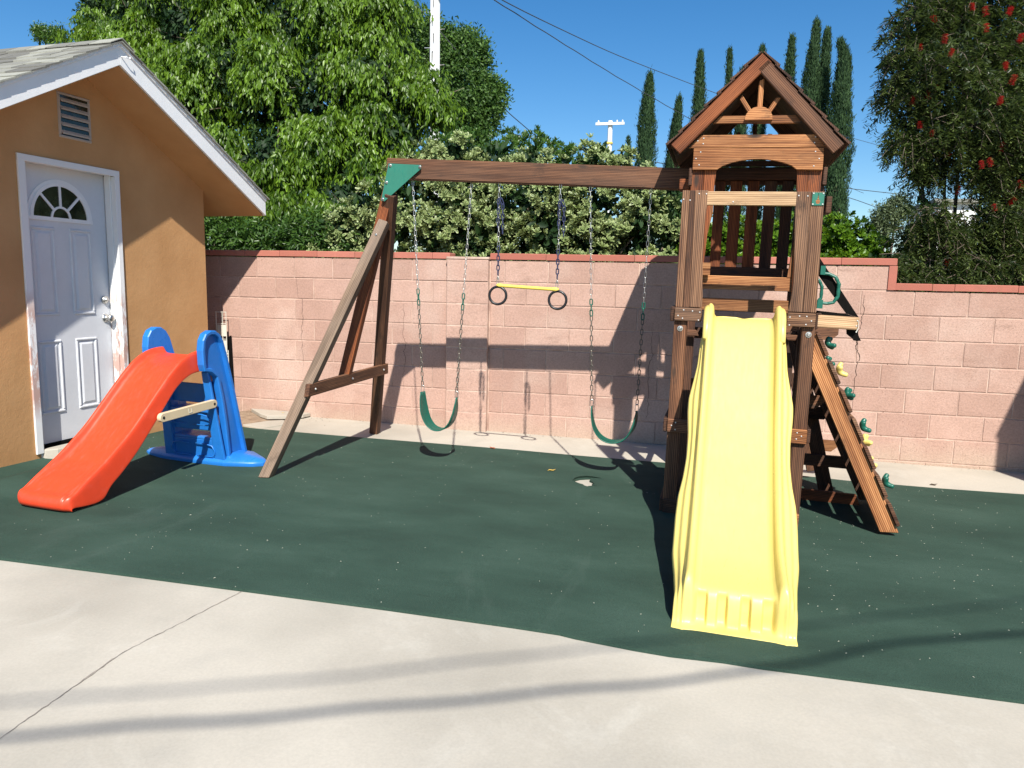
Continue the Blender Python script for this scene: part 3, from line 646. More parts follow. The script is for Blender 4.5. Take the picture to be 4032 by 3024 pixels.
for i in range(13): a = -math.pi/2+.5+(2*math.pi-1.0)*i/12; tr_.append((.738+.012*math.cos(a+math.pi), 1.916+.012*math.sin(a+math.pi)+0))
tp = [(.738+.0115*math.cos(a), 1.915+.0125*math.sin(a)) for a in [math.radians(q) for q in range(110, 431, 20)]]+[(.7405, 1.945), (.7385, 1.955), (.7365, 1.945)]
prism(tp, (0, -.0068, 0), X_, Z_, .0008).build('emblem', 'wood_orange', gp)
prism([(.7372, 1.935), (.7392, 1.935), (.7392, 1.964), (.7372, 1.964)], (0, -.0069, 0), X_, Z_, .0006).build('emblem', 'black_sheet', gp)
# upper posts of the roofed part
for p in (((.005, 1.28), (.083, 1.28), (.083, 2.18), (.005, 2.18)), ((.0845, 1.28), (.118, 1.28), (.120, 1.55), (.138, 1.9), (.163, 2.18), (.0845, 2.18))):
    prism(p, (0, .470, 0), X_, Z_, .026, long='v').build('upper_board', 'wood_red', play, bevel=.003)
for p in (((.718, 1.28), (.797, 1.28), (.797, 2.18), (.718, 2.18)), ((.680, 1.28), (.7165, 1.28), (.7165, 2.18), (.646, 2.18), (.668, 1.9), (.676, 1.55))):
    prism(p, (0, .470, 0), X_, Z_, .026, long='v').build('upper_board', 'wood_red', play, bevel=.003)
prism([(.012, 1.28), (.050, 1.28), (.155, 1.9), (.155, 2.2), (.10, 2.2)], (.0, .50, 0), X_, Z_, .03, long='v').build('upper_board', 'wood_orange', play, bevel=.003)
prism([(.700, 1.49), (.700, 2.12), (.655, 2.12), (.690, 2.0), (.678, 1.78), (.645, 1.49)], (.0, .500, 0), X_, Z_, .03, long='v').build('upper_board', 'wood_orange', play, bevel=.003)
prism([(.105, 1.49), (.165, 1.49), (.165, 1.525), (.105, 1.525)], (0, .455, 0), X_, Z_, .02).build('block', 'wood_orange', play, bevel=.002)
prism([(.105, 1.53), (.165, 1.53), (.165, 1.57), (.105, 1.57)], (0, .455, 0), X_, Z_, .02).build('block', 'wood_orange', play, bevel=.002)
# arched header
def arc_pts(x0, x1, zb, zt, n=16):
    return [(x0+(x1-x0)*i/n, zb+(zt-zb)*(1-((i/n-.5)*2)**2)**.9) for i in range(n+1)]
ap = [(.010, 2.160), (.165, 2.160)]+arc_pts(.165, .644, 2.165, 2.223)[1:-1]+[(.644, 2.157), (.796, 2.154), (.793, 2.288), (.010, 2.294)]
ao = prism(ap, (0, .443, 0), X_, Z_, .026).build('arched_header', 'wood_orange', play, bevel=.003)
screws(ao, [(x, .4425, z) for x, z in ((.055, 2.270), (.028, 2.230), (.05, 2.190), (.745, 2.265), (.770, 2.222), (.742, 2.178))])
uo = prism([(-.022, 2.297), (.807, 2.291), (.731, 2.369), (.051, 2.376)], (0, .443, 0), X_, Z_, .026).build('gable_board', 'wood_orange', play, bevel=.003)
screws(uo, [(x, .4425, z) for x, z in ((.032, 2.340), (.068, 2.355), (.067, 2.322), (.738, 2.353), (.735, 2.318))])
bk = prism([(.02, 2.165), (.78, 2.165), (.78, 2.29), (.02, 2.29)], (0, 1.225, 0), X_, Z_, .026).build('gable_board', 'wood_dark', play)
prism([(.0, 2.297), (.785, 2.297), (.74, 2.335), (.045, 2.335)], (0, 1.225, 0), X_, Z_, .026).build('gable_board', 'wood_dark', play)
def sunburst(y, mat, z0=0):
    o = prism([(.118, 2.447+z0), (.656, 2.438+z0), (.611, 2.487+z0), (.163, 2.492+z0)], (0, y, 0), X_, Z_, .026).build('cross_tie', mat, play, bevel=.002)
    hub = prism([(.310, 2.458+z0)]+[(.3935+.0835*math.cos(math.radians(a)), 2.461+z0+.078*math.sin(math.radians(a))) for a in range(172, 7, -11)]+[(.477, 2.457+z0)], (0, y-.022, 0), X_, Z_, .021).build('hub', mat, play, bevel=.002)
    for a, b, c_ in (((.396, 2.535+z0), (.396, 2.705+z0), .030), ((.352, 2.525+z0), (.277, 2.606+z0), .027), ((.440, 2.520+z0), (.505, 2.595+z0), .029)):
        board((a[0], y+.011, a[1]-.03), (b[0], y+.011, b[1]), (b[1]-a[1], 0, -(b[0]-a[0])), c_, .022, cut1=.5).build('spoke', mat, play)
sunburst(.448, 'wood_orange'); sunburst(1.23, 'wood_dark', -.07)
# roof: barge boards, decking, shingles
PK = (.3875, 2.853); EL = (-.134, 2.313); ER = (.904, 2.303)
def barge(y, mat):
    dl = nrm((EL[0]-PK[0], EL[1]-PK[1])); nl = np.array((dl[1], -dl[0]));  nl = nl if nl[1] < 0 else -nl
    dr = nrm((ER[0]-PK[0], ER[1]-PK[1])); nr = np.array((dr[1], -dr[0])); nr = nr if nr[1] < 0 else -nr
    wd = .083
    a = [PK, EL, tuple(np.array(EL)+nl*wd), (.392, 2.736), (.430, 2.775)]
    b = [(.431, 2.774+.03), (.431, 2.775), (.393, 2.737), tuple(np.array(ER)+nr*wd), ER, (PK[0]+.010, PK[1]-.012)]
    o1 = prism(a, (0, y, 0), X_, Z_, .026, long='u').build('barge_board', mat, play, bevel=.003)
    b = [(PK[0]+.002, PK[1]-.004), (.4315, 2.775), (.3935, 2.7365), tuple(np.array(ER)+nr*wd), ER]
    o2 = prism(b, (0, y+.0015, 0), X_, Z_, .026, long='u').build('barge_board', mat, play, bevel=.003)
# grain along the boards: built as boards so the figure follows the slope
def barge2(y, m1, m2):
    for P, E_, mat, c0 in ((PK, EL, m1, 0), (PK, ER, m2, 1)):
        d = nrm((E_[0]-P[0], E_[1]-P[1])); n_ = np.array((-d[1], d[0])); n_ = n_ if n_[1] < 0 else -n_
        wd = .083; L = math.hypot(E_[0]-P[0], E_[1]-P[1])
        s0 = .0 if c0 == 0 else .055
        p0 = np.array(P)+d*(s0-(.0 if c0 == 0 else 0))+n_*wd/2; p1 = np.array(E_)+n_*wd/2
        board((p0[0], y+.013, p0[1]), (p1[0], y+.013, p1[1]), (n_[0], 0, n_[1]), wd, .026, cut0=(.0 if c0 == 0 else -.0)).build('barge_board', mat, play)
barge2(.405, 'wood_red', 'wood_brown'); barge2(1.31, 'wood_dark', 'wood_dark')
rd = MB(); rs = MB()
for E_, sg in ((EL, -1), (ER, 1)):
    d = nrm((E_[0]-PK[0], E_[1]-PK[1])); n_ = np.array((-d[1], d[0])); n_ = n_ if n_[1] > 0 else -n_
    L = math.hypot(E_[0]-PK[0], E_[1]-PK[1])
    k = 7
    for i in range(k):   # roof boards run front to back, lapped like shingles
        a = L*(i)/k-.0; b = L*(i+1)/k+.022
        up0_, up1_ = .004, .013
        A = np.array(PK)+d*a; B_ = np.array(PK)+d*min(b, L+.02)
        off = grain(); y0, y1 = .398+random.uniform(-.004, .004), 1.345; V = []; G = []
        for y in (y0, y1):
            for P, u, th in ((A, up0_, 0), (B_, up1_, 0), (B_, up1_, .015), (A, up0_, .006)):
                q = P+n_*(u+th); V.append((q[0], y, q[1])); G.append(off+np.array((y, q[0], q[1])))
        rd.add(V, [(0, 1, 2, 3), (7, 6, 5, 4), (0, 4, 5, 1), (1, 5, 6, 2), (2, 6, 7, 3), (3, 7, 4, 0)], G, random.random()*.6)
    A = np.array(PK); B_ = np.array(E_); V = [(q[0], y, q[1]) for y in (.431, 1.31) for q in (A-n_*.002, B_-n_*.002, B_+n_*.005, A+n_*.005)]
    rs.add(V, [(0, 1, 2, 3), (7, 6, 5, 4), (0, 4, 5, 1), (1, 5, 6, 2), (2, 6, 7, 3), (3, 7, 4, 0)])
rd.build('roof', 'wood_dark', play); rs.build('roof_lining', 'wood_dark', play)
# back slats, rails, deck
for a, b in ((.143, .219), (.254, .338), (.375, .458), (.495, .577), (.615, .693)):
    bd('slat', 'wood_red' if a < .4 else 'wood_dark', ((a+b)/2, 1.205, 1.47), ((a+b)/2, 1.205, 2.19), X_, b-a, .02)
bd('rail', 'wood_dark', (.0, 1.18, 1.53), (.79, 1.18, 1.53), Z_, .07, .024)
bd('rail', 'wood_dark', (.0, 1.18, 2.235), (.79, 1.18, 2.235), Z_, .085, .024)
bd('deck_board', 'wood_orange', (.05, .515, 1.4455), (.74, .515, 1.4455), Z_, .089, .026)
bd('deck_board', 'wood_orange', (.05, .515, 1.3015), (.74, .515, 1.3015), Z_, .083, .026)
for i in range(6): bd('deck_board', 'wood_red', (.03, .60+.113*i, 1.476), (.76, .60+.113*i, 1.476), Y_, .105, .022)
bd('brace_board', 'wood_brown', (.042, .44, 1.110), (.112, .44, 1.110), Z_, .040, .03, cut1=-.5)
prism([(.100, 1.105), (.112, 1.105), (.130, 1.146), (.116, 1.146)], (0, .426, 0), X_, Z_, .028).build('brace_board', 'wood_brown', play)
bd('brace_board', 'wood_brown', (.60, .44, 1.109), (.735, .44, 1.109), Z_, .036, .03)
bd('bracket', 'wood_dark', (.885, .74, 1.975), (.885, .86, 1.975), Z_, .11, .035)
bd('bracket', 'wood_red', (-.04, .56, 2.085), (-.04, .70, 2.085), Z_, .072, .07)
for x in (.815, .0): bd('side_board', 'wood_dark', (x-.0, .46, 2.12), (x, 1.25, 2.12), Z_, .11, .024)
for yy in (.62, .76, .90, 1.04): bd('slat', 'wood_dark', (.800, yy, 1.47), (.800, yy, 2.08), Y_, .085, .02)
# extension arm with black sheet panel
eo = bd('arm', 'wood_pale', (.785, .012, 1.2405), (1.0155, .012, 1.2345), Z_, .073, .028, [(1.006, -.0025, 1.252), (1.003, -.0025, 1.222)])
bd('cleat', 'wood_dark', (.7905, .012, 1.192), (.7905, .012, 1.286), X_, .017, .030)
tube([(1.011, -.006, 1.252), (1.013, -.012, 1.215), (1.006, -.014, 1.195), (1.002, -.014, 1.186)], [.0015, .0015, .003, .004], 6).build('tie', 'rack_paint', play)
pb = MB()
for pn in ([(.781, 1.60), (.770, 1.585), (.770, 1.515), (.948, 1.2885), (1.018, 1.268)], [(.787, 1.300), (.787, 1.276), (1.018, 1.2675), (.948, 1.288)], [(.955, 1.245), (.955, 1.215), (.960, 1.172), (1.020, 1.19), (1.018, 1.245)], [(.960, 1.172), (.978, 1.158), (.99, 1.151), (1.0, 1.137), (1.017, 1.134), (1.041, 1.137), (1.025, 1.165), (1.020, 1.19)]):
    prism(pn, (0, .034, 0), X_, Z_, .004, pb)
pb.build('panel', 'black_sheet', play)
# boards reaching out at the rear right
for y, x0, x1, zc, m in ((1.28, .0, 1.165, .26, 'wood_orange'), (.97, .70, 1.05, 1.115, 'wood_brown'), (.50, .79, .935, .695, 'wood_brown'), (1.28, .0, .78, 1.06, 'wood_dark'), (1.28, .0, .78, .66, 'wood_dark')):
    prism([(x0, zc-.042), (x1-.045, zc-.042), (x1, zc-.0), (x1, zc+.042), (x0, zc+.042)], (0, y, 0), X_, Z_, .028).build('brace_board', m, play, bevel=.002)
for yy, m, x1 in ((.62, 'wood_red', 1.235), (.02, 'wood_dark', .80)):
    if x1 > 1: prism([(.70, .0), (x1, -.004), (x1-.03, .075), (.70, .080)], (0, yy, 0), X_, Z_, .03).build('skid_board', m, play, bevel=.002)
for xx in (.021, .752): bd('skid_board', 'wood_dark', (xx-.045, .0, .045), (xx-.045, 1.25, .045), Z_, .085, .024)
board((.745, .865, 1.13), (1.056, .865, .0), (1, 0, .27), .095, .034).build('rear_stringer', 'wood_dark', play)
board((.80, 1.22, .80), (.985, 1.22, .07), (1, 0, .25), .06, .03).build('rear_stringer', 'wood_brown', play)
prism([(.84, .205), (1.185, .205), (1.225, .245), (1.225, .285), (.84, .285)], (0, .80, 0), X_, Z_, .030).build('rear_rung', 'wood_dark', play, bevel=.002)
prism([(.79, .535), (.985, .535), (1.03, .575), (1.03, .62), (.79, .62)], (0, .80, 0), X_, Z_, .030).build('rear_rung', 'wood_dark', play, bevel=.002)
prism([(.79, .80), (.93, .80), (.93, .87), (.79, .87)], (0, .80, 0), X_, Z_, .030).build('rear_rung', 'wood_dark', play, bevel=.002)
# climbing wall
cu = nrm((.5445, -1.124)); cn = np.array((-cu[1], cu[0])); cn = cn if cn[0] > 0 else -cn     # along, outward
C0 = np.array((.7935, 1.160))
for y, m in ((.0, 'wood_orange'), (.685, 'wood_dark')):
    a = C0-cn*.047+cu*.0; b = C0-cn*.047+cu*1.262
    pts = [(.7965, 1.158), (C0[0]+cu[0]*1.262, .005), (C0[0]+cu[0]*1.262-.098, .005), (.7965-.0, .958)]
    L = 1.262
    o = board((a[0], y+.019, a[1]), (b[0]-.012, y+.019, b[1]+.025), (cn[0], 0, cn[1]), .094, .036, cut0=-.5, cut1=.40).build('stringer', m, play)
for k in range(7):
    t0 = -.010+.1785*k; a = C0+cn*.012+cu*t0; b = a+cu*(.148 if k < 6 else .150)
    prism([tuple(a-cn*.010), tuple(b-cn*.010), tuple(b+cn*.012-cu*.006), tuple(b+cn*.010), tuple(a+cn*.012+cu*.004)][:0] or [tuple(a-cn*.010), tuple(b-cn*.010), tuple(b+cn*.010-cu*.006), tuple(a+cn*.010+cu*.006)], (0, -.018, 0), X_, Z_, .75).build('climbing_board', 'wood_gray' if k % 2 else 'wood_brown', play, bevel=.003)
def hold(t_, y, mat, ang, size=1.0):
    """three- to five-lobed moulded climbing hold"""
    me = bpy.data.meshes.new('hold'); c = np.array((C0[0]+cn[0]*.024+cu[0]*t_, y, C0[1]+cn[1]*.024+cu[1]*t_)); n3 = np.array((cn[0], 0, cn[1])); u3 = np.array((cu[0], 0, cu[1])); v3 = np.array((0, 1., 0))
    vs = [c+n3*.006, c+n3*.024*size]; es = [(0, 1)]; rr = [.018*size, .020*size]
    for i in range(4):
        a = ang+i*math.pi/2+(.25 if i % 2 else 0); d = u3*math.cos(a)+v3*math.sin(a)
        p1 = c+n3*.030*size+d*.020*size; p2 = c+n3*(.044+.014*(i % 2))*size+d*.042*size
        vs += [p1, p2]; k = len(vs); es += [(1, k-2), (k-2, k-1)]; rr += [.0155*size, .0135*size]
    me.from_pydata([tuple(map(float, p)) for p in vs], es, []); me.materials.append(MAT[mat])
    o = bpy.data.objects.new('climbing_hold', me); COL.objects.link(o); o.parent = play
    m = o.modifiers.new('skin', 'SKIN'); m.use_smooth_shade = True; sd = me.skin_vertices[0].data
    for i, r_ in enumerate(rr): sd[i].radius = (r_, r_)
    sd[0].use_root = True; m2 = o.modifiers.new('sub', 'SUBSURF'); m2.levels = m2.render_levels = 2
    return o
for t_, y, m, a in ((.085, .10, 'green_plastic', .3), (.262, .12, 'yellow_plastic', .9), (.425, .20, 'green_plastic', .1), (.620, .11, 'green_plastic', .7), (.760, .34, 'yellow_plastic', .2), (.985, .14, 'green_plastic', .75), (.262, .62, 'green_plastic', .2), (.98, .62, 'yellow_plastic', .3)):
    hold(t_, y, m, a, 1.05)
# grab handles
def handle(y, dx, dz):
    P = [(.800, 1.515), (.835, 1.512), (.872, 1.495), (.893, 1.455), (.893, 1.385), (.872, 1.350), (.84, 1.343), (.800, 1.345)]
    n = []
    for a, b in zip(P[:-1], P[1:]):
        for k in range(3): n.append(tuple(np.array(a)*(1-k/3)+np.array(b)*k/3))
    n.append(P[-1]); r_ = [.0095 if not (6 < i < 15) else .0095+.0016*(i % 2) for i in range(len(n))]
    ob = tube([(x+dx, y, z+dz) for x, z in n], r_, 10); boxm((.800+dx, y, 1.532+dz), (.026, .03, .05), ob); boxm((.800+dx, y, 1.338+dz), (.03, .03, .05), ob)
    ob.build('grab_handle', 'green_plastic', play, smooth=False)
handle(.02, 0.0, 0.0); handle(.40, -.045, -.015)
# ---- swing beam and A-frame (given in world coordinates, moved into the playset frame)
def wb(name, mat, p0, p1, side, w_, t_, **k):
    a, b = wl(p0), wl(p1); sd = np.array(TR.transposed() @ Vector(side)); return board(a, b, sd, w_, t_, **k).build(name, mat, play)
BL = np.array((-.565, -1.405, 2.235)); BR = np.array((1.66, -1.275, 2.152))
wb('swing_beam', 'wood_brown', BL, BR, (0, 0, 1), .142, .09)
J = np.array((-.596, -1.40, 1.831)); F1 = np.array((-1.187, -2.203, .045)); R1 = np.array((-1.067, -.499, .045))
CT = np.array((-.536, -1.400, 2.165)); CB = np.array((-.932, -1.400, .67))
wb('swing_leg', 'wood_red', CT, CB, (1, 0, .25), .084, .06)
fd = nrm(J-F1); o = wb('swing_leg', 'wood_leg', F1+np.array((0.02, 0.03, -.0)), J+np.array((.0, -.03, 0))+fd*.02, (1, 0, -.3), .074, .074, cut0=.35)
wb('swing_leg', 'wood_brown', R1+np.array((0, 0, 0)), J+np.array((.01, .07, 0))+nrm(J-R1)*.25, (1, 0, -.3), .078, .07)
CBl = F1+(J-F1)*.335+np.array((.045, -.05, 0)); CBr = R1+(J-R1)*.345+np.array((.055, .06, .01))
cbo = wb('cross_brace', 'wood_brown', CBl, CBr, (0, 0, 1), .088, .034, cut0=.3)
GP = [(-.542, 2.264), (-.292, 2.250), (-.292, 2.224), (-.572, 1.995), (-.602, 1.998)]
def wprism(pts, y, t_, name, mat):
    mb = MB(); k = len(pts); V = [wl((x, y+d, z)) for d in (0, t_) for x, z in pts]
    mb.add(V, [tuple(range(k-1, -1, -1)), tuple(range(k, 2*k))]+[(i, (i+1) % k, k+(i+1) % k, k+i) for i in range(k)]); return mb.build(name, mat, play, bevel=.0015)
gs = wprism(GP, -1.462, .006, 'gusset_plate', 'green_plate')
for x, z in ((-.527, 2.249), (-.301, 2.236), (-.556, 2.129), (-.586, 2.010)):
    p = wl((x, -1.463, z)); lathe([(.011, 0), (.011, .002), (.008, .003), (.007, .009), (.004, .012)], p, (0, -1, 0), 12).build('bolt', 'metal', gs)
for t_ in (.07, .5, .93):
    p = CBl+(CBr-CBl)*t_; sd = np.cross(nrm(CBr-CBl), (0, 0, 1.)); p = p+sd*.017; a = wl(p); d = np.array(TR.transposed() @ Vector(sd)); lathe([(.010, 0), (.010, .002), (.006, .008)], a, d, 12).build('bolt', 'metal', cbo)
p = wl(F1+(J-F1)*.955+np.array((.0, -.07, .0))); lathe([(.010, 0), (.010, .002), (.006, .006)], p, (0, -1, 0), 12).build('bolt', 'metal', o)
# ---- yellow wave slide (lofted section along the run)
path = [(.02, 1.236), (-.06, 1.222), (-.14, 1.165), (-.26, 1.035), (-.42, .845), (-.56, .69), (-.70, .555), (-.84, .445), (-.98, .335), (-1.12, .245), (-1.24, .195), (-1.36, .170), (-1.46, .163), (-1.51, .158)]
def resample(P, n):
    P = np.array(P, float); d = np.r_[0, np.cumsum(np.linalg.norm(np.diff(P, axis=0), axis=1))]; s_ = np.linspace(0, d[-1], n)
    # Catmull-like smoothing through numpy interpolation then box filter
    Q = np.stack([np.interp(s_, d, P[:, i]) for i in range(P.shape[1])], 1)
    for _ in range(3): Q[1:-1] = (Q[:-2]+2*Q[1:-1]+Q[2:])/4
    return Q
PP = resample(path, 72)
sl_ = MB(); rows = []
nst = len(PP)
for i in range(nst):
    t_ = i/(nst-1); y, z = PP[i]; a = PP[max(0, i-1)]; b = PP[min(nst-1, i+1)]; d = nrm(b-a); nn = np.array((-d[1], d[0])); nn = nn if nn[1] > 0 else -nn
    xc = .3855+(.395-.3855)*t_
    # half width of bed, rail height, and the waving outer skirt
    hb = .166; rise = .056+.006*math.sin(9*t_)
    wo = float(np.interp(-y, [-.02, .11, .30, .37, .44, .50, .60, .70, .80, .90, 1.0, 1.2, 1.35, 1.51], [.232, .234, .246, .262, .279, .277, .264, .262, .270, .286, .289, .284, .264, .250]))
    wg = wo-(hb+.046)
    prof = [(0, 0), (hb*.5, 0), (hb*.86, .000), (hb-.012, .004), (hb+.002, .018), (hb+.008, rise*.72), (hb+.017, rise-.004), (hb+.028, rise+.002), (hb+.040, rise-.006), (hb+.046, rise-.026), (hb+.046+wg*.12, rise-.056), (hb+.046+wg*.45, rise-.060), (hb+.046+wg*.62, rise-.084), (hb+.046+wg*.9, rise-.090), (hb+.046+wg, rise-.118)]
    if t_ < .12:   # at the head only the tubes rise
        k = 1-t_/.12; prof = [(x if j < 5 else hb+(x-hb)*(1-.45*k*(j > 9)), zz+(.030*k if 5 <= j <= 9 else 0)) for j, (x, zz) in enumerate(prof)]
    ring = []
    for sgn in (-1, 1):
        L_ = []
        for x, h in prof:
            L_.append((xc+sgn*x, y+nn[0]*h, z+nn[1]*h))
        ring.append(L_)
    row = ring[0][::-1]+ring[1][1:]
    low = min(p[2] for p in row); 
    row = [(p[0], p[1], max(p[2], .012)) for p in row]
    rows.append(row)
# front lip: bed and rails turn down to the ground
y0 = rows[-1][0][1]; m = len(rows[-1]); last = rows[-1]
cx_ = m//2
def lipz(j, z): return z
rib = [0]*m
for k, (dy, kz) in enumerate(((-.018, .94), (-.032, .80), (-.040, .55), (-.046, .28), (-.052, .10), (-.066, .045), (-.105, .030))):
    row = []
    for j, p in enumerate(last):
        u = (p[0]-.395)/.25; side = 1 if abs(u) > .80 else 0
        row.append((p[0], p[1]+dy+(.0 if not side else -.006), max(.010, p[2]*kz)))
    rows.append(row)
# extra resolution on the bed columns so that the recesses of the lip can be modelled
def densify(row):
    out = []
    for a, b in zip(row[:-1], row[1:]):
        n_ = 20 if abs(a[0]-b[0]) > .05 else 2
        for k in range(n_): out.append(tuple(a[i]+(b[i]-a[i])*k/n_ for i in range(3)))
    out.append(row[-1]); return out
rows = [densify(r) for r in rows]; m = len(rows[0])
for ri in range(nst+1, nst+5):
    r = rows[ri]
    for j, p in enumerate(r):
        u = (p[0]-.395)
        for c_, hwid in ((-.136, .027), (-.050, .022), (.044, .022), (.136, .027)):
            e = max(0, 1-abs(u-c_)/hwid); e = min(1, e*4.0)
            if e > 0: r[j] = (r[j][0], r[j][1]+.026*e, r[j][2])
V = [p for r in rows for p in r]; F = [(i*m+j, i*m+j+1, (i+1)*m+j+1, (i+1)*m+j) for i in range(len(rows)-1) for j in range(m-1)]
sl_.add(V, F); so_ = sl_.build('slide', 'yellow_plastic', play, smooth=True); so_.name = 'slide'
me = so_.data; md = so_.modifiers.new('thick', 'SOLIDIFY'); md.thickness = .006; md.offset = -1
md = so_.modifiers.new('sub', 'SUBSURF'); md.levels = md.render_levels = 1
# rounded tube heads at the top of both side rails, and the curled head edge
for sgn in (-1, 1):
    x = .3855+sgn*.207
    tube([(x, -.25, 1.035+.085), (x, -.13, 1.175+.065), (x, -.06, 1.222+.052), (x, -.01, 1.236+.048), (x, .02, 1.236+.035)], [.018, .022, .0235, .0235, .012], 14).build('slide_rail', 'yellow_plastic', so_, smooth=True)
tube([(.20, .022, 1.232), (.27, .022, 1.236), (.34, .022, 1.234), (.3855, .022, 1.226), (.43, .022, 1.233), (.50, .022, 1.235), (.57, .022, 1.231)], .007, 8).build('slide_rim', 'yellow_plastic', so_, smooth=True)

# ================================================================== SWINGS
def chain_mb(p0, p1, pitch=.030, wd=.0075, wire=.0023, mb=None):
    mb = mb or MB(); p0 = np.array(p0, float); p1 = np.array(p1, float); L = np.linalg.norm(p1-p0); a = (p1-p0)/L; n = max(1, int(round(L/pitch)))
    pt = L/n; ref = np.array((0, 1., 0)) if abs(a[1]) < .8 else np.array((1., 0, 0)); u = nrm(np.cross(a, ref)); v = np.cross(a, u)
    for i in range(n):
        c = p0+a*pt*(i+.5); s_ = u if i % 2 == 0 else v; hl = pt*.5+wire*.8; pts = []
        for k in range(10):
            q = 2*math.pi*k/10; x = math.cos(q); y = math.sin(q); pts.append(c+a*(hl-wd)*(1 if x > .01 else -1 if x < -.01 else 0)+a*x*wd+s_*y*wd)
        tube(pts, wire, 5, mb, closed=True)
    return mb
def belt_swing(label, group, tl, tr_p, bl, br, low, twl, twr, split=.52):
    r = empty('belt_swing', tuple(low)); tag(r, label, 'swing', group); o_ = np.array(low, float)
    def P(q): return np.array(q, float)-o_
    for top, bot in ((tl, bl), (tr_p, br)):
        top = P(top); bot = P(bot); mid = top+(bot-top)*split
        tube([top+np.array((0, 0, .05)), top+np.array((0, 0, .02)), top], .005, 6).build('hanger', 'dark_metal', r)
        chain_mb(top, mid, .036).build('chain', 'metal', r)
        m2 = mid+(bot-mid)*.16
        chain_mb(mid, m2, .036, .0095, .0042).build('chain_sleeve', 'green_plastic', r)
        chain_mb(m2, bot, .036, .0085, .0033).build('chain', 'dark_metal', r)
        lk = []; 
        for k in range(16):
            q = 2*math.pi*k/16; lk.append(bot+np.array((.012*math.sin(q), 0, -.026+.016*(1 if math.cos(q) > 0 else -1)+.014*math.cos(q))))
        tube(lk, .0024, 6, closed=True).build('link', 'metal', r)
    # seat: belt hanging in a U between the two lower links
    e0 = P(bl)+np.array((0, 0, -.045)); e1 = P(br)+np.array((0, 0, -.045)); lw = np.array((0, 0, 0.)); n = 40; V = []
    pts = []
    for i in range(n+1):
        t_ = i/n; x = e0[0]+(e1[0]-e0[0])*(.5-.5*math.cos(math.pi*t_))*1.0
        s_ = (2*t_-1); zend = e0[2]*(1-t_)+e1[2]*t_; z = zend*(abs(s_)**2.1)
        pts.append(np.array((x, e0[1]*(1-t_)+e1[1]*t_, z)))
    for i, p in enumerate(pts):
        t_ = i/n; wdt = .012+.056*min(1, math.sin(math.pi*min(max(t_*1.0+.02, 0), 1)*1.0)**.45*1.15); wdt = min(wdt, .058)
        tw = twl*(1-t_)+twr*t_; cs_, sn = math.cos(tw), math.sin(tw)
        T = nrm(pts[min(n, i+1)]-pts[max(0, i-1)]); wv = np.array((sn, cs_, 0)); wv = nrm(wv-T*(wv@T)); nv = np.cross(T, wv)
        for k in (-1, -.9, -.35, 0, .35, .9, 1): V.append(p+wv*wdt*k+nv*(.002 if abs(k) in (.35,) else (.003 if abs(k) == 1 else 0)))
    mb = MB(); mb.add(V, [(i*7+k, i*7+k+1, (i+1)*7+k+1, (i+1)*7+k) for i in range(n) for k in range(6)])
    so = mb.build('seat', 'green_plastic', r, smooth=True); md = so.modifiers.new('t', 'SOLIDIFY'); md.thickness = .007; md.offset = 0
    return r
yb = -1.38
belt_swing('green belt swing on chains hanging nearest the A-frame legs, fully in the sun', 'belt swings under the beam', (-.381, yb-.01, 2.150), (.061, yb+.01, 2.13), (-.301, yb, .632), (-.031, yb, .600), (-.185, yb, .300), .22, .06)
belt_swing('green belt swing on chains hanging beside the tower, its right end in shadow', 'belt swings under the beam', (.923, yb+.03, 2.105), (1.343, yb+.05, 2.09), (.988, yb+.02, .590), (1.313, yb+.03, .572), (1.172, yb+.02, .288), -.03, .26)
tz = empty('trapeze_bar', (.49, yb+.01, 1.4)); tag(tz, 'yellow trapeze bar with two black rings hanging between the two swings', 'trapeze')
def tq(p): return np.array(p, float)-np.array((.49, yb+.01, 1.4))
yt = yb+.01
for xt, zt, xb, zb in ((.269, 2.135, .271, 1.405), (.714, 2.12, .708, 1.385)):
    a = tq((xt, yt, zt)); b = tq((xb, yt, zb)); tube([a+np.array((0, 0, .05)), a], .005, 6).build('hanger', 'dark_metal', tz)
    m1 = a+(b-a)*.62; m2 = a+(b-a)*.90
    chain_mb(a, m1, .036).build('chain', 'metal', tz); chain_mb(m1, m2, .036, .0095, .0042).build('chain', 'blue_coating', tz); 
    lk = [b+np.array((.008*math.sin(2*math.pi*k/16), 0, .030+.030*math.cos(2*math.pi*k/16))) for k in range(16)]; tube(lk, .0024, 6, closed=True).build('link', 'metal', tz)
    lk = [b+np.array((0, .008*math.sin(2*math.pi*k/16), .060+.022*math.cos(2*math.pi*k/16))) for k in range(16)]; tube(lk, .0024, 6, closed=True).build('link', 'metal', tz)
    # spare chain looped over and hanging loose
    s_ = a+np.array((.0, -.012, -.12)); q1 = s_+np.array((.016, -.004, .006)); q2 = s_+np.array((.032, -.004, -.035)); q3 = q2+np.array((.002, 0, -.21))
    mbc = chain_mb(s_, q1, .03, .0085, .0036); chain_mb(q1, q2, .03, .0085, .0036, mbc); chain_mb(q2, q3, .036, .0085, .0036, mbc); chain_mb(s_+np.array((-.002, .0, 0)), s_+np.array((-.004, 0, -.2)), .036, .0085, .0036, mbc); mbc.build('spare_chain', 'blue_coating', tz)
A = tq((.262, yt, 1.402)); B_ = tq((.722, yt, 1.380))
bm_ = tube([A, A+(B_-A)*.03, A+(B_-A)*.06, A+(B_-A)*.11, A+(B_-A)*.5, A+(B_-A)*.89, A+(B_-A)*.94, A+(B_-A)*.97, B_], [.011, .0145, .0155, .0125, .0122, .0125, .0155, .0145, .011], 12); bm_.build('bar', 'yellow_bar', tz, smooth=True)
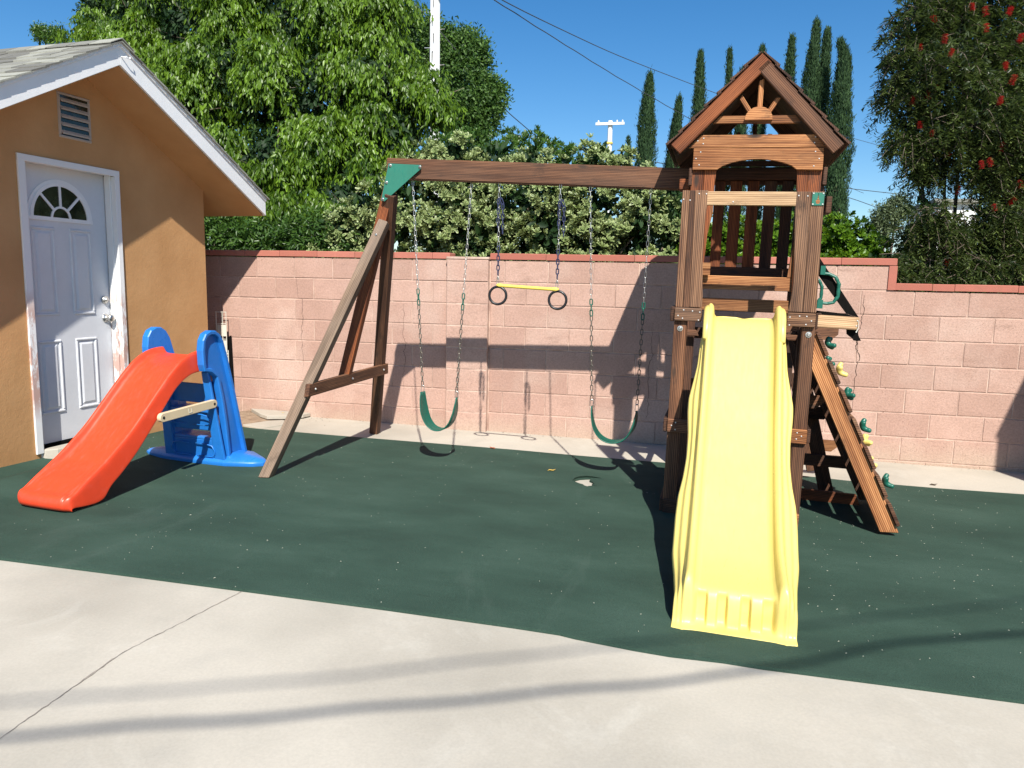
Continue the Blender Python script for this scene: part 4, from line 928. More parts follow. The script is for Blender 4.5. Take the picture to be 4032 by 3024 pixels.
for (x, z), c_ in (((.272, 1.328), -1), ((.716, 1.306), 1)):
    o_ = tq((x, yt, z)); pts = []
    for k in range(36):
        q = 2*math.pi*k/36; r_ = .0635; pts.append(o_+np.array((r_*math.sin(q), .0, r_*math.cos(q))))
    mb = tube(pts, .0095, 10, closed=True); tube([o_+np.array((0, 0, .062)), o_+np.array((-.008*c_, 0, .076))], [.016, .010], 8, mb); mb.build('ring', 'black_plastic', tz, smooth=True)

# ================================================================== TODDLER SLIDE
td = empty('toddler_slide', (-1.963, -3.15, .058), (0, math.radians(.75), math.radians(-5)))
tag(td, 'small plastic slide with red chute, blue side panels and tan brace, beside the white door', 'toddler slide')
rail = resample([(-.03, .108), (.03, .150), (.10, .192), (.22, .262), (.41, .402), (.58, .565), (.72, .700), (.83, .790), (.92, .836), (1.01, .858), (1.10, .858)], 44)
skirt = resample([(-.03, .03), (.03, .02), (.10, .016), (.19, .018), (.20, .085), (.29, .135), (.43, .250), (.58, .405), (.69, .52), (.80, .635), (.93, .704), (1.10, .715)], 44)
mb = MB(); V = []; nr = len(rail)
rows = []
for i in range(nr):
    t_ = i/(nr-1); y, z = rail[i]; ys, zs = skirt[i]; bedz = z-(.050 if t_ < .9 else .045)*min(1, .10+t_*4); by = y+.0
    hw_ = .170
    prof = [(0, by, bedz), (.10, by, bedz), (.145, by, bedz+.002), (.158, by, bedz+.016), (.165, y, z-.016), (.172, y, z-.004), (.182, y, z), (.192, y, z-.005), (.197, y*.97+ys*.03, z*.9+zs*.1), (.200, y*.5+ys*.5, z*.5+zs*.5), (.203, ys, zs+.01), (.203, ys, zs)]
    rows.append([(-a, b, c_) for a, b, c_ in prof[::-1]]+prof[1:])
# rounded nose
first = rows[0]; nose = []
for dy, k, sx in ((-.030, .0, .93), (-.052, .10, .955), (-.064, .30, .975), (-.066, .52, .985), (-.060, .74, .992), (-.044, .91, .996), (-.020, .985, 1)):
    row = []
    for p in first:
        u = abs(p[0])/.203; fall = 1 if u < .6 else math.sqrt(max(0, 1-((u-.6)/.4)**2*.86))
        row.append((p[0]*sx, -.03+dy*fall+.0*u, .010+max(0, (p[2]-.010))*k))
    nose.append(row)
rows = nose+rows; m = len(rows[0])
mb.add([p for r in rows for p in r], [(i*m+j, i*m+j+1, (i+1)*m+j+1, (i+1)*m+j) for i in range(len(rows)-1) for j in range(m-1)])
ch_ = mb.build('chute', 'red_plastic', td, smooth=True); md = ch_.modifiers.new('t', 'SOLIDIFY'); md.thickness = .006; md.offset = -1; md = ch_.modifiers.new('s', 'SUBSURF'); md.levels = md.render_levels = 1
# side panels
PO = [(1.00, .715), (.985, .76), (.980, .86), (.990, .93), (1.02, .975), (1.07, .995), (1.12, .992), (1.165, .965), (1.20, .915), (1.24, .80), (1.30, .60), (1.38, .30), (1.455, .02), (1.455, 0), (1.235, 0), (1.225, .10), (1.20, .30), (1.165, .50), (1.125, .66), (1.07, .70)]
def inset(P, d):
    P = np.array(P); n = len(P); out = []
    c = P.mean(axis=0)
    for i in range(n):
        a = P[i-1]; b = P[i]; c_ = P[(i+1) % n]; e1 = nrm(b-a); e2 = nrm(c_-b); n1 = np.array((e1[1], -e1[0])); n2 = np.array((e2[1], -e2[0])); q = nrm(n1+n2+1e-9); out.append(tuple(b+q*d))
    return out
area = sum(PO[i-1][0]*PO[i][1]-PO[i][0]*PO[i-1][1] for i in range(len(PO)))
sg = 1 if area < 0 else -1
IN = inset(PO, .026*sg)
for s_ in (-1, 1):
    x0, x1 = .206*s_, .262*s_; k = len(PO); V = []
    I2 = inset(PO, .006*sg); xm = (x0+x1)/2
    for ring, x in ((I2, x0), (PO, x0+.008*s_), (PO, x1-.008*s_), (I2, x1), (IN, x1-.001*s_), (inset(PO, .032*sg), x1-.026*s_)): V += [(x, y, z) for y, z in ring]
    F = [(r*k+i, r*k+(i+1) % k, (r+1)*k+(i+1) % k, (r+1)*k+i) for r in range(5) for i in range(k)]+[tuple(range(k)), tuple(range(5*k, 6*k))]
    mb = MB(); mb.add(V, F); mb.build('side_panel', 'blue_plastic', td, smooth=False, bevel=.004)
# stair body between the panels: sloping shell with step openings
sb = MB()
def body_y(z): return 1.075+.11*(1-z/.68)
def strip(z0, z1, w0, w1, th=.02):
    V = []
    for z, w_ in ((z0, w0), (z1, w1)):
        for dy in (0, th+.18*(1-z/.72)+.02): V += [(-w_, body_y(z)+dy, z), (w_, body_y(z)+dy, z)]
    sb.add(V, [(0, 1, 5, 4), (2, 6, 7, 3), (0, 4, 6, 2), (1, 3, 7, 5), (4, 5, 7, 6), (0, 2, 3, 1)])
def piece(x0a, x1a, z0, x0b, x1b, z1, back, th=.022):
    V = []
    for x0, x1, z in ((x0a, x1a, z0), (x0b, x1b, z1)):
        for dy in (back, back+th): V += [(x0, body_y(z)+dy, z), (x1, body_y(z)+dy, z)]
    sb.add(V, [(0, 1, 5, 4), (2, 6, 7, 3), (0, 4, 6, 2), (1, 3, 7, 5), (4, 5, 7, 6), (0, 2, 3, 1)])
for s_ in (-1, 1):
    a, b, c_, d = sorted((s_*.175, s_*.268)), sorted((s_*.165, s_*.222)), None, None
    piece(a[0], a[1], 0, b[0], b[1], .70, 0); piece(s_*.176-.006, s_*.176+.006, 0, s_*.168-.006, s_*.168+.006, .62, .02, .085)
piece(-.176, .176, 0, -.174, .174, .185, .012); piece(-.173, .173, .25, -.171, .171, .395, .035); piece(-.170, .170, .455, -.166, .166, .60, .055)
sb.build('stair', 'blue_plastic', td, bevel=.006)
pf = MB(); boxm((0, 1.20, .735), (.41, .22, .03), pf); pf.build('platform', 'blue_plastic', td, bevel=.008)
for z in (.200, .408): 
    q = MB(); boxm((0, body_y(z)+.10, z-.005), (.34, .17, .022), q); q.build('step', 'blue_plastic', td, bevel=.006)
for s_ in (-1, 1):
    for z0, z1 in ((.06, .155), (.30, .38)):
        P = [(s_*.03, z0), (s_*.16, z0), (s_*.185, z0+.02), (s_*.19, (z0+z1)/2), (s_*.17, z1-.01), (s_*.12, z1), (s_*.03, z1)]
        tube([(x, body_y(z)-.003, z) for x, z in P], .005, 6).build('rib', 'blue_plastic', td, smooth=True)
bs = MB(); P = [(-.49, 1.255), (-.485, 1.225), (-.44, 1.20), (-.27, 1.165), (0, 1.155), (.27, 1.165), (.46, 1.235), (.515, 1.285), (.52, 1.32), (.49, 1.36), (.30, 1.50), (-.30, 1.50), (-.46, 1.33)]
k = len(P); cx, cy_ = 0, 1.32; V = [(x, y, .0) for x, y in P]+[(x, y, .030) for x, y in P]+[(x*.955, cy_+(y-cy_)*.9, .048) for x, y in P]+[(x*.6, cy_+(y-cy_)*.5, .075) for x, y in P]
bs.add(V, [(r*k+i, r*k+(i+1) % k, (r+1)*k+(i+1) % k, (r+1)*k+i) for r in range(3) for i in range(k)]+[tuple(range(k-1, -1, -1)), tuple(range(3*k, 4*k))]); bs.build('base', 'blue_plastic', td, smooth=True, bevel=.004)
# tan strut
sp = []; A2 = np.array((.625, .452)); B2 = np.array((1.11, .470)); d = nrm(B2-A2); n2 = np.array((-d[1], d[0]))
for c_, s0 in ((A2, 90), (B2, -90)):
    for a in range(0, 181, 20): q = math.radians(s0+a); sp.append(tuple(c_+.030*(d*math.cos(q)+n2*math.sin(q))))
mb = MB(); k = len(sp); V = [(x, y, z) for x in (.214, .244) for y, z in sp]
mb.add(V, [tuple(range(k)), tuple(range(2*k-1, k-1, -1))]+[(i, k+i, k+(i+1) % k, (i+1) % k) for i in range(k)]); so2 = mb.build('brace', 'tan_plastic', td, bevel=.004)
for c_ in (A2, B2): lathe([(.010, 0), (.010, .0012), (.004, .002)], (.2445, c_[0], c_[1]), (1, 0, 0), 12).build('brace_pin', 'black_plastic', so2)
ct = (A2+B2)/2
for dy in (-.014, .014): tube([(.2448, ct[0]+dy-.004, ct[1]+.014), (.2448, ct[0]+dy+.002, ct[1]-.014)], .0022, 5).build('brace_groove', 'rack_paint', so2)
tube([(.2448, ct[0]-.013, ct[1]-.014), (.2448, ct[0]+.013, ct[1]-.013)], .0022, 5).build('brace_groove', 'rack_paint', so2)

# ================================================================== things at the house corner
rk = empty('wire_rack', (-2.835, -.07, .07)); tag(rk, 'pale slatted rack leaning in the corner between the house and the pink wall', 'rack')
mb = MB()
for i in range(2): boxm((-.045, .0, .66+.155*i), (.10, .012, .115), mb)
mb.build('panel', 'rack_paint', rk, bevel=.003)
mb = MB()
for x in (-.100, -.03, .012): tube([(x, -.012, .55), (x, -.010, 1.005)], .0035, 6, mb)
for z in (.60, .73, .885, 1.0): tube([(-.105, -.012, z), (.014, -.012, z)], .0035, 6, mb)
for i in range(16): boxm((.0, -.006, .12+.031*i), (.036, .012, .012), mb)
tube([(-.016, 0, .08), (-.016, 0, .62)], .004, 6, mb); tube([(.020, 0, .05), (.018, 0, .62)], .004, 6, mb); mb.build('rack_frame', 'rack_paint', rk)
db = prism([(-2.885, .07), (-2.790, .07), (-2.798, .35), (-2.812, .835), (-2.885, .795)], (0, -.03, 0), X_, Z_, .018); tag(db.build('dark_board', 'black_sheet', None, bevel=.002), 'tall narrow black board standing against the pink wall behind the blue panel', 'board')

# ================================================================== PLANTS
FIC = [(-7.51, 4.0, 5.04, 0.52), (-6.5, 3.8, 5.17, 0.78), (-6.47, 3.4, 4.19, 0.76), (-5.35, 3.5, 4.83, 0.88), (-5.2, 2.9, 3.65, 0.78), (-4.57, 3.6, 5.14, 0.87), (-4.18, 2.9, 3.93, 0.89), (-3.45, 3.4, 4.89, 0.84), (-3.3, 2.8, 3.76, 0.8), (-2.62, 3.4, 4.79, 0.64), (-2.51, 2.8, 3.79, 0.67), (-1.93, 2.8, 3.74, 0.48), (-1.58, 2.6, 3.58, 0.32), (-3.53, 2.2, 2.77, 0.71), (-2.74, 2.3, 2.92, 0.59), (-2.03, 2.4, 3.18, 0.47), (-3.57, 1.4, 2.07, 0.5), (-2.79, 1.3, 2.01, 0.43), (-2.3, 1.5, 2.24, 0.38), (-4.19, 2.0, 2.69, 0.59), (-2.19, 1.9, 2.6, 0.28)]
HED = [(-2.08, 0.8, 1.92, 0.22), (-1.82, 0.8, 2.02, 0.27), (-1.5, 0.8, 2.17, 0.29), (-1.16, 0.85, 2.41, 0.31), (-0.9, 0.9, 2.62, 0.26), (-0.67, 0.9, 2.67, 0.24), (-1.15, 0.7, 1.99, 0.31), (-0.64, 0.8, 2.26, 0.33), (-0.35, 1.0, 2.59, 0.29), (-0.18, 0.8, 2.21, 0.33), (0.02, 1.1, 2.6, 0.24), (0.28, 0.8, 2.26, 0.32), (0.44, 0.9, 2.47, 0.21), (0.72, 0.9, 2.58, 0.23), (0.95, 0.9, 2.51, 0.21), (0.74, 0.8, 2.19, 0.32), (1.23, 0.85, 2.35, 0.23), (1.41, 0.8, 2.21, 0.22), (1.18, 0.75, 2.03, 0.27), (0.26, 0.7, 1.91, 0.28), (-0.36, 0.7, 1.88, 0.28), (-0.8, 0.7, 1.93, 0.28), (1.51, 0.7, 1.98, 0.22), (0.72, 0.7, 1.89, 0.27)]
HED2 = [(-0.37, 1.7, 2.87, 0.23), (-0.1, 1.7, 2.91, 0.18), (0.07, 1.6, 2.79, 0.2), (0.25, 1.6, 2.74, 0.18), (-0.77, 1.6, 2.91, 0.21), (-1.1, 1.6, 2.86, 0.21)]
CIT = [(1.97, 1.2, 1.84, 0.23), (2.24, 1.2, 1.89, 0.21), (2.51, 1.2, 1.84, 0.23), (2.76, 1.2, 1.94, 0.21), (2.97, 1.2, 1.96, 0.2), (3.19, 1.2, 1.9, 0.19), (3.39, 1.2, 1.81, 0.14), (1.7, 1.2, 1.88, 0.24)]
BOT = [(4.1, 1.2, 3.86, 0.46), (3.61, 1.1, 3.85, 0.28), (3.48, 1.0, 3.51, 0.19), (3.52, 1.0, 3.16, 0.23), (3.89, 1.0, 3.33, 0.42), (4.4, 1.2, 3.48, 0.42), (3.59, 0.9, 2.75, 0.21), (3.91, 0.9, 2.83, 0.35), (4.28, 1.0, 2.84, 0.35), (3.71, 0.9, 2.53, 0.17), (4.4, 0.9, 2.38, 0.21), (4.46, 0.9, 2.09, 0.23), (3.68, 0.8, 1.88, 0.19), (3.88, 0.8, 1.92, 0.23), (4.15, 0.8, 1.84, 0.25), (4.42, 0.8, 1.76, 0.25), (3.6, 0.8, 1.67, 0.15), (4.77, 1.2, 2.82, 0.51), (4.78, 1.0, 1.98, 0.42)]
DRK = [(-6.07, 17, 8.38, 0.89), (-5.3, 17, 8.49, 0.73), (-5.44, 17, 7.37, 1.03), (-4.67, 17, 6.93, 0.59), (-5.12, 17, 6.37, 0.74), (-6.69, 17, 8.83, 0.89), (-4.53, 17, 7.34, 0.44)]
DRL = [(-14.24, 12, 8.65, 0.58), (-13.2, 12, 8.78, 0.76), (-11.76, 12, 8.87, 0.75), (-13.78, 12, 8.87, 0.64)]
FAR = [(7.59, 18, 3.58, 0.42), (7.83, 18, 3.86, 0.35), (7.43, 18, 3.24, 0.35)]
TWG = [(-16.34, 12, 8.09, 0.21), (-15.95, 12, 8.03, 0.21), (-15.65, 12, 7.97, 0.13), (-16.48, 12, 8.18, 0.11)]
FLW = [(3.78, 0.35, 3.73), (3.5, 0.35, 3.65), (3.42, 0.35, 3.43), (3.52, 0.35, 3.05), (3.58, 0.35, 3.1), (3.88, 0.35, 3.69), (4.06, 0.35, 3.68), (3.9, 0.35, 3.56), (3.66, 0.35, 3.38), (3.6, 0.35, 3.49), (3.47, 0.35, 2.81), (3.57, 0.35, 2.74), (3.72, 0.35, 2.59), (3.82, 0.35, 2.27), (3.97, 0.35, 2.48), (4.03, 0.35, 2.5), (4.11, 0.35, 2.62), (4.14, 0.35, 3.15), (4.07, 0.35, 3.26), (3.4, 0.35, 3.01), (4.27, 0.35, 2.32), (4.1, 0.35, 2.13), (4.23, 0.35, 2.18), (3.79, 0.35, 1.67), (4.16, 0.35, 3.47), (4.06, 0.35, 2.99)]

def leaf_mesh(name, mat, P, D, Nn, L, W, tone, parent, curl=.18, fold=.25, shape=.45):
    """P base points, D leaf directions, Nn leaf normals: every leaf is a folded two-sided blade of 7 vertices"""
    P = np.asarray(P, float); n = len(P); D = D/np.linalg.norm(D, axis=1)[:, None]; Nn = Nn-D*(Nn*D).sum(1)[:, None]; Nn /= np.linalg.norm(Nn, axis=1)[:, None]+1e-9
    Sd = np.cross(D, Nn); L = np.broadcast_to(L, (n,))[:, None]; W = np.broadcast_to(W, (n,))[:, None]
    b = P; m = P+D*L*shape-Nn*W*fold; tip = P+D*L*.97-Nn*L*curl
    l1 = P+D*L*(shape*.75)+Sd*W*.46; r1 = P+D*L*(shape*.75)-Sd*W*.46; l2 = P+D*L*(shape+.27)+Sd*W*.36-Nn*L*curl*.35; r2 = P+D*L*(shape+.27)-Sd*W*.36-Nn*L*curl*.35
    V = np.stack([b, m, tip, l1, r1, l2, r2], 1).reshape(-1, 3)
    q = np.array([[0, 1, 5, 3], [1, 2, 5, 1], [0, 4, 6, 1], [1, 6, 2, 1]])
    tris = np.array([[0, 1, 3], [1, 5, 3], [1, 2, 5], [0, 4, 1], [4, 6, 1], [1, 6, 2]])
    F = (tris[None]+(np.arange(n)*7)[:, None, None]).reshape(-1, 3)
    me = bpy.data.meshes.new(name); me.vertices.add(len(V)); me.vertices.foreach_set('co', V.astype(np.float32).ravel())
    me.loops.add(F.size); me.loops.foreach_set('vertex_index', F.astype(np.int32).ravel()); me.polygons.add(len(F)); me.polygons.foreach_set('loop_start', np.arange(0, F.size, 3, dtype=np.int32)); me.polygons.foreach_set('loop_total', np.full(len(F), 3, dtype=np.int32))
    me.update(calc_edges=True); me.polygons.foreach_set('use_smooth', np.ones(len(F), dtype=bool))
    a = me.attributes.new('tone', 'FLOAT', 'POINT'); a.data.foreach_set('value', np.repeat(np.clip(tone, 0, 1), 7).astype(np.float32))
    a = me.attributes.new('edge', 'FLOAT', 'POINT'); a.data.foreach_set('value', np.tile(np.array([.35, 0, .85, 1, 1, 1, 1], dtype=np.float32), n))
    me.materials.append(MAT[mat]); o = bpy.data.objects.new(name, me); COL.objects.link(o); o.parent = parent; return o
def rdir(n, r=RNG):
    v = r.normal(size=(n, 3)); return v/np.linalg.norm(v, axis=1)[:, None]
def lobe_points(lobes, n, depth=.35, front=.62, bump=.12, flat=(1, 1, 1)):
    """random points in the outer shell of a union of ellipsoids; returns points, outward normals, and a per-clump number"""
    Lb = np.array(lobes, float); area = Lb[:, 3]**2; pr = area/area.sum(); out_p = []; out_n = []; out_s = []; fl_ = np.array(flat, float)
    while sum(map(len, out_p)) < n:
        k = n*2; i = RNG.choice(len(Lb), k, p=pr); d = rdir(k); fr = RNG.random(k) < front; d[fr & (d[:, 1] > 0), 1] *= -1
        # lumpy radius: sum of a few fixed random waves per lobe
        ph = np.sin(d[:, 0]*5.1+i*1.7)*np.cos(d[:, 2]*6.3+i*2.9)+.6*np.sin(d[:, 1]*11+d[:, 2]*9+i)+.4*np.sin(d[:, 0]*17+d[:, 2]*13+i*3)
        sh_ = RNG.random(k)**1.7*depth
        r = Lb[i, 3]*(1+bump*ph)*(1-sh_); p = Lb[i, :3]+d*r[:, None]*fl_
        # drop points deep inside another lobe
        q = np.linalg.norm((p[:, None, :]-Lb[None, :, :3])/fl_, axis=2)/Lb[None, :, 3]; q[np.arange(k), i] = 9; keep = q.min(1) > .62
        out_p.append(p[keep]); out_n.append(d[keep]); out_s.append(sh_[keep]/depth)
    return np.concatenate(out_p)[:n], np.concatenate(out_n)[:n], np.concatenate(out_s)[:n]
def limbs(name, parent, base, tips, r0, mat='bark', seed=1):
    rnd = random.Random(seed); mb = MB(); base = np.array(base, float)
    for t_ in tips:
        t_ = np.array(t_, float); m1 = base+(t_-base)*.4+np.array([rnd.uniform(-.15, .15), rnd.uniform(-.1, .1), .15])*np.linalg.norm(t_-base)*.4
        pts = []
        for k in range(9):
            s_ = k/8; pts.append((1-s_)**2*base+2*s_*(1-s_)*m1+s_*s_*t_+np.array([rnd.uniform(-.015, .015)]*3))
        tube(pts, [r0*(1-.85*k/8)+.004 for k in range(9)], 6, mb)
    return mb.build(name, mat, parent, smooth=True)
def plant(name, label, cat, loc, group=None):
    o = empty(name, loc); tag(o, label, cat, group); return o
def at0(o, pts): return pts-np.array(o.location)[None]
def shrink(l, o): return [(x-o.location.x, y-o.location.y, z-o.location.z, r) for x, y, z, r in l]

def sublobes(L, k, lo, hi, seed):
    r = np.random.default_rng(seed); out = []
    for x, y, z, R_ in L:
        for i in range(k):
            d = r.normal(size=3); d /= np.linalg.norm(d); d[1] = -abs(d[1]) if r.random() < .75 else d[1]
            q = R_*r.uniform(lo, hi); out.append((x+d[0]*(R_-q*.55), y+d[1]*(R_-q*.55), z+d[2]*(R_-q*.55)*.95, q))
    return out
def gaps(P, f, th, seed=0):
    return (np.sin(P[:, 0]*f+seed)*np.cos(P[:, 2]*f*1.15+seed*2)+.7*np.sin(P[:, 0]*f*2.1+P[:, 2]*f*1.4+seed)+.6*np.cos(P[:, 1]*f*1.7-P[:, 2]*f*2.3)) > th
# ---- big weeping fig: hanging sprays of glossy leaves
fic = plant('fig_tree', 'huge dense bright green tree with drooping glossy leaves behind the wall and the orange house', 'tree', (-3.6, 3.4, -.4))
lb = shrink(FIC, fic)
SP, SN, SS = lobe_points(sublobes(lb, 9, .26, .46, 4), 13500, .75, .70, .12); kp = gaps(SP, 3.1, -.62, 1.3); SP, SN, SS = SP[kp], SN[kp], SS[kp]; npray = len(SP)
nl = 15; tt = (np.arange(nl)+.5)/nl
out = SN*np.array([1, 1, .35])+RNG.normal(size=SN.shape)*.35; out /= np.linalg.norm(out, axis=1)[:, None]
Ls = RNG.uniform(.16, .34, npray)
s_ = tt[None, :, None]; pos = SP[:, None]+out[:, None]*Ls[:, None, None]*s_*.8+np.array([0, 0, -1.])*Ls[:, None, None]*(s_**1.8)*.75+RNG.normal(size=(npray, nl, 3))*.018
D = np.array([0, 0, -1.])[None, None]+out[:, None]*.35+RNG.normal(size=(npray, nl, 3))*.32
Nn = out[:, None]*.9+np.array([0, 0, .45])+RNG.normal(size=(npray, nl, 3))*.55
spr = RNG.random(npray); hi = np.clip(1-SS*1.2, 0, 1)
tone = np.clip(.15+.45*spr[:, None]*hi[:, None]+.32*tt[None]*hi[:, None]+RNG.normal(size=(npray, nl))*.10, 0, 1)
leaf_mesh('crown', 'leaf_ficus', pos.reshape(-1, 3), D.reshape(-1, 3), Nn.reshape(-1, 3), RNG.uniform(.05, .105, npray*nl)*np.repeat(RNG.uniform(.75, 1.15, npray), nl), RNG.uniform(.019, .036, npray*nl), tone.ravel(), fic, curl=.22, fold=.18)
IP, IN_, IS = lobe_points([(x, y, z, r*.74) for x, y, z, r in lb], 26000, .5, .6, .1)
leaf_mesh('inner_foliage', 'leaf_dark', IP, IN_*.3+RNG.normal(size=IP.shape)*.5+np.array([0, 0, -.6]), IN_+RNG.normal(size=IP.shape)*.3, RNG.uniform(.08, .13, len(IP)), RNG.uniform(.035, .06, len(IP)), RNG.random(len(IP))*.35, fic)  # darker leaves inside the crown: the shade behind the gaps is painted in
limbs('trunk', fic, (0, 0, 0), [(x*.95, y*.9, z-.1) for x, y, z, r in lb[2:18:2]], .16, seed=3)
tg = MB(); TPt, TNt, _ = lobe_points([(x, y, z, r*.98) for x, y, z, r in lb], 170, .25, .9, .1)
for p_, n_ in zip(TPt, TNt):
    q0 = p_-n_*.5+np.array([0, 0, -.1]); d = nrm(np.array([n_[0]*.5, n_[1]*.5-.3, .4])+RNG.normal(size=3)*.45); m_ = q0+d*.28+RNG.normal(size=3)*.04; e_ = m_+nrm(d+RNG.normal(size=3)*.4)*.30
    tube([q0, (q0+m_)/2+RNG.normal(size=3)*.01, m_, (m_+e_)/2+RNG.normal(size=3)*.015, e_], [.011, .009, .007, .005, .003], 5, tg)
tg.build('twigs', 'bark', fic)
# ---- variegated hedge right behind the wall
hed = plant('variegated_shrub', 'cream-edged variegated shrub in a broad clump over the wall behind the swing beam', 'shrub', (-.2, .85, -.3))
def rosettes(P, Nm, per, Lr, Wr, spread=.95, lift=.35):
    n = len(P); ax = Nm*.75+np.array([0, -.1, .55])+RNG.normal(size=Nm.shape)*.28; ax /= np.linalg.norm(ax, axis=1)[:, None]
    ref = np.where(np.abs(ax[:, 2:3]) < .9, np.array([[0, 0, 1.]]), np.array([[1., 0, 0]])); u = np.cross(ax, ref); u /= np.linalg.norm(u, axis=1)[:, None]; v = np.cross(ax, u)
    k = np.arange(per); ang = k[None]*2.4+RNG.random(n)[:, None]*6.28; ring = (k/per)[None]
    d = (u[:, None]*np.cos(ang)[..., None]+v[:, None]*np.sin(ang)[..., None])*(spread*(1-.55*ring))[..., None]+ax[:, None]*(lift+.7*ring)[..., None]
    pos = P[:, None]+ax[:, None]*(.015*ring)[..., None]; Nn_ = ax[:, None]-d*.3+RNG.normal(size=d.shape)*.12
    L_ = RNG.uniform(*Lr, (n, per))*(1-.35*ring); W_ = L_*RNG.uniform(*Wr, (n, per)); return pos.reshape(-1, 3), d.reshape(-1, 3), Nn_.reshape(-1, 3), L_.ravel(), W_.ravel()
lb = shrink(HED+[(-2.1+.3*i, .62, 1.55, .22) for i in range(13)]+[(-2.0+.33*i, 1.05, 1.45, .32) for i in range(12)]+[(-.9+.4*i, 1.15, 1.85, .32) for i in range(6)], hed); P, Nm, Sx = lobe_points(sublobes(lb, 7, .34, .55, 5), 7000, .7, .75, .12); kp = gaps(P, 7.5, -.75, .4); P, Nm, Sx = P[kp], Nm[kp], Sx[kp]; per = 9
pos, d, nn_, L_, W_ = rosettes(P, Nm, per, (.048, .080), (.36, .46)); tn = np.repeat(RNG.random(len(P))*(1-.55*Sx), per)+RNG.normal(size=len(pos))*.1  # tone drops with depth, painting shade inside the clump into the leaves
leaf_mesh('foliage', 'leaf_pitto', pos, d, nn_, L_, W_, tn, hed, curl=.08, fold=.10, shape=.62)
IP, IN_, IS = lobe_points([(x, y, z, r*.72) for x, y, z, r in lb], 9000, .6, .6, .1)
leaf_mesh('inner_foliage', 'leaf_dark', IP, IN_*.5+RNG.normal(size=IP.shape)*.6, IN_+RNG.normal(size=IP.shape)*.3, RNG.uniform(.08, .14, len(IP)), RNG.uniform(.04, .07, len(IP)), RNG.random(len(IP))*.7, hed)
limbs('stems', hed, (0, 0, 0), [(x, y, z-.05) for x, y, z, r in lb[::2]], .03, seed=5)
h2 = plant('green_shrub', 'taller plain green shrub rising behind the variegated clump above the swing beam', 'shrub', (-.35, 1.65, -.3)); lb = shrink(HED2, h2)+[(x, y, z-.45, r*1.2) for x, y, z, r in shrink(HED2, h2)]
P, Nm, Sx = lobe_points(lb, 1500, .4, .7, .16); pos, d, nn_, L_, W_ = rosettes(P, Nm, 9, (.05, .085), (.26, .36), lift=.7)
leaf_mesh('foliage', 'leaf_green', pos, d, nn_, L_, W_, np.repeat(RNG.random(len(P))*.9, 9), h2, curl=.06, fold=.12, shape=.55)
limbs('stems', h2, (0, 0, 0), [(x, y, z) for x, y, z, r in lb], .025, seed=6)
# low shrub at the left beneath the fig
lo = plant('low_shrub', 'dark green narrow-leaved shrub over the wall just right of the house eave', 'shrub', (-3.2, .75, -.3))
LOW = [(-4.4, .8, 1.75, .32), (-3.9, .75, 1.78, .3), (-3.45, .7, 1.80, .28), (-3.05, .7, 1.75, .26), (-2.65, .75, 1.72, .24), (-2.3, .8, 1.80, .25), (-2.0, .8, 1.75, .22)]
lb = shrink(LOW, lo); n = 1500; P, Nm, Sx = lobe_points(lb, n, .5, .7, .18); nl = 12; tt = (np.arange(nl)+.5)/nl; out = Nm+np.array([0, 0, .25])+RNG.normal(size=Nm.shape)*.4; out /= np.linalg.norm(out, axis=1)[:, None]
pos = P[:, None]+out[:, None]*(tt[None, :, None]*.16)+RNG.normal(size=(n, nl, 3))*.01; D = out[:, None]*.6+RNG.normal(size=(n, nl, 3))*.5+np.array([0, 0, -.25])
leaf_mesh('foliage', 'leaf_green', pos.reshape(-1, 3), D.reshape(-1, 3), out.repeat(nl, 0)+RNG.normal(size=(n*nl, 3))*.5, RNG.uniform(.045, .08, n*nl), RNG.uniform(.014, .024, n*nl), (RNG.random(n)*.8*(1-Sx)).repeat(nl)+RNG.normal(size=n*nl)*.1, lo)
limbs('stems', lo, (0, 0, 0), [(x, y, z) for x, y, z, r in lb], .02, seed=9)
# ---- citrus-green hedge behind the tower and to its right
ci = plant('leafy_hedge', 'bright yellow-green leafy hedge low over the wall behind and right of the tower', 'hedge', (2.6, 1.2, -.3)); lb = shrink(CIT+[(1.6+.25*i, 1.1, 1.55, .22) for i in range(8)], ci)
P, Nm, Sx = lobe_points(lb, 2600, .45, .75, .2); pos, d, nn_, L_, W_ = rosettes(P, Nm, 8, (.045, .075), (.42, .55), lift=.5)
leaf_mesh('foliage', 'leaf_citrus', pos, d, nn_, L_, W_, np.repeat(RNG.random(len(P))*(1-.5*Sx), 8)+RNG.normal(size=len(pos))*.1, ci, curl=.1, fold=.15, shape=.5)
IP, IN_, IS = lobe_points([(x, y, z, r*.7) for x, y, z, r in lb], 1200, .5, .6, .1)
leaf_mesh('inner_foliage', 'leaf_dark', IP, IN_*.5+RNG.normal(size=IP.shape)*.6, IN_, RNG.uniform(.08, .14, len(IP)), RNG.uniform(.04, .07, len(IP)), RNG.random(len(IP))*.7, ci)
limbs('stems', ci, (0, 0, 0), [(x, y, z) for x, y, z, r in lb], .025, seed=7)
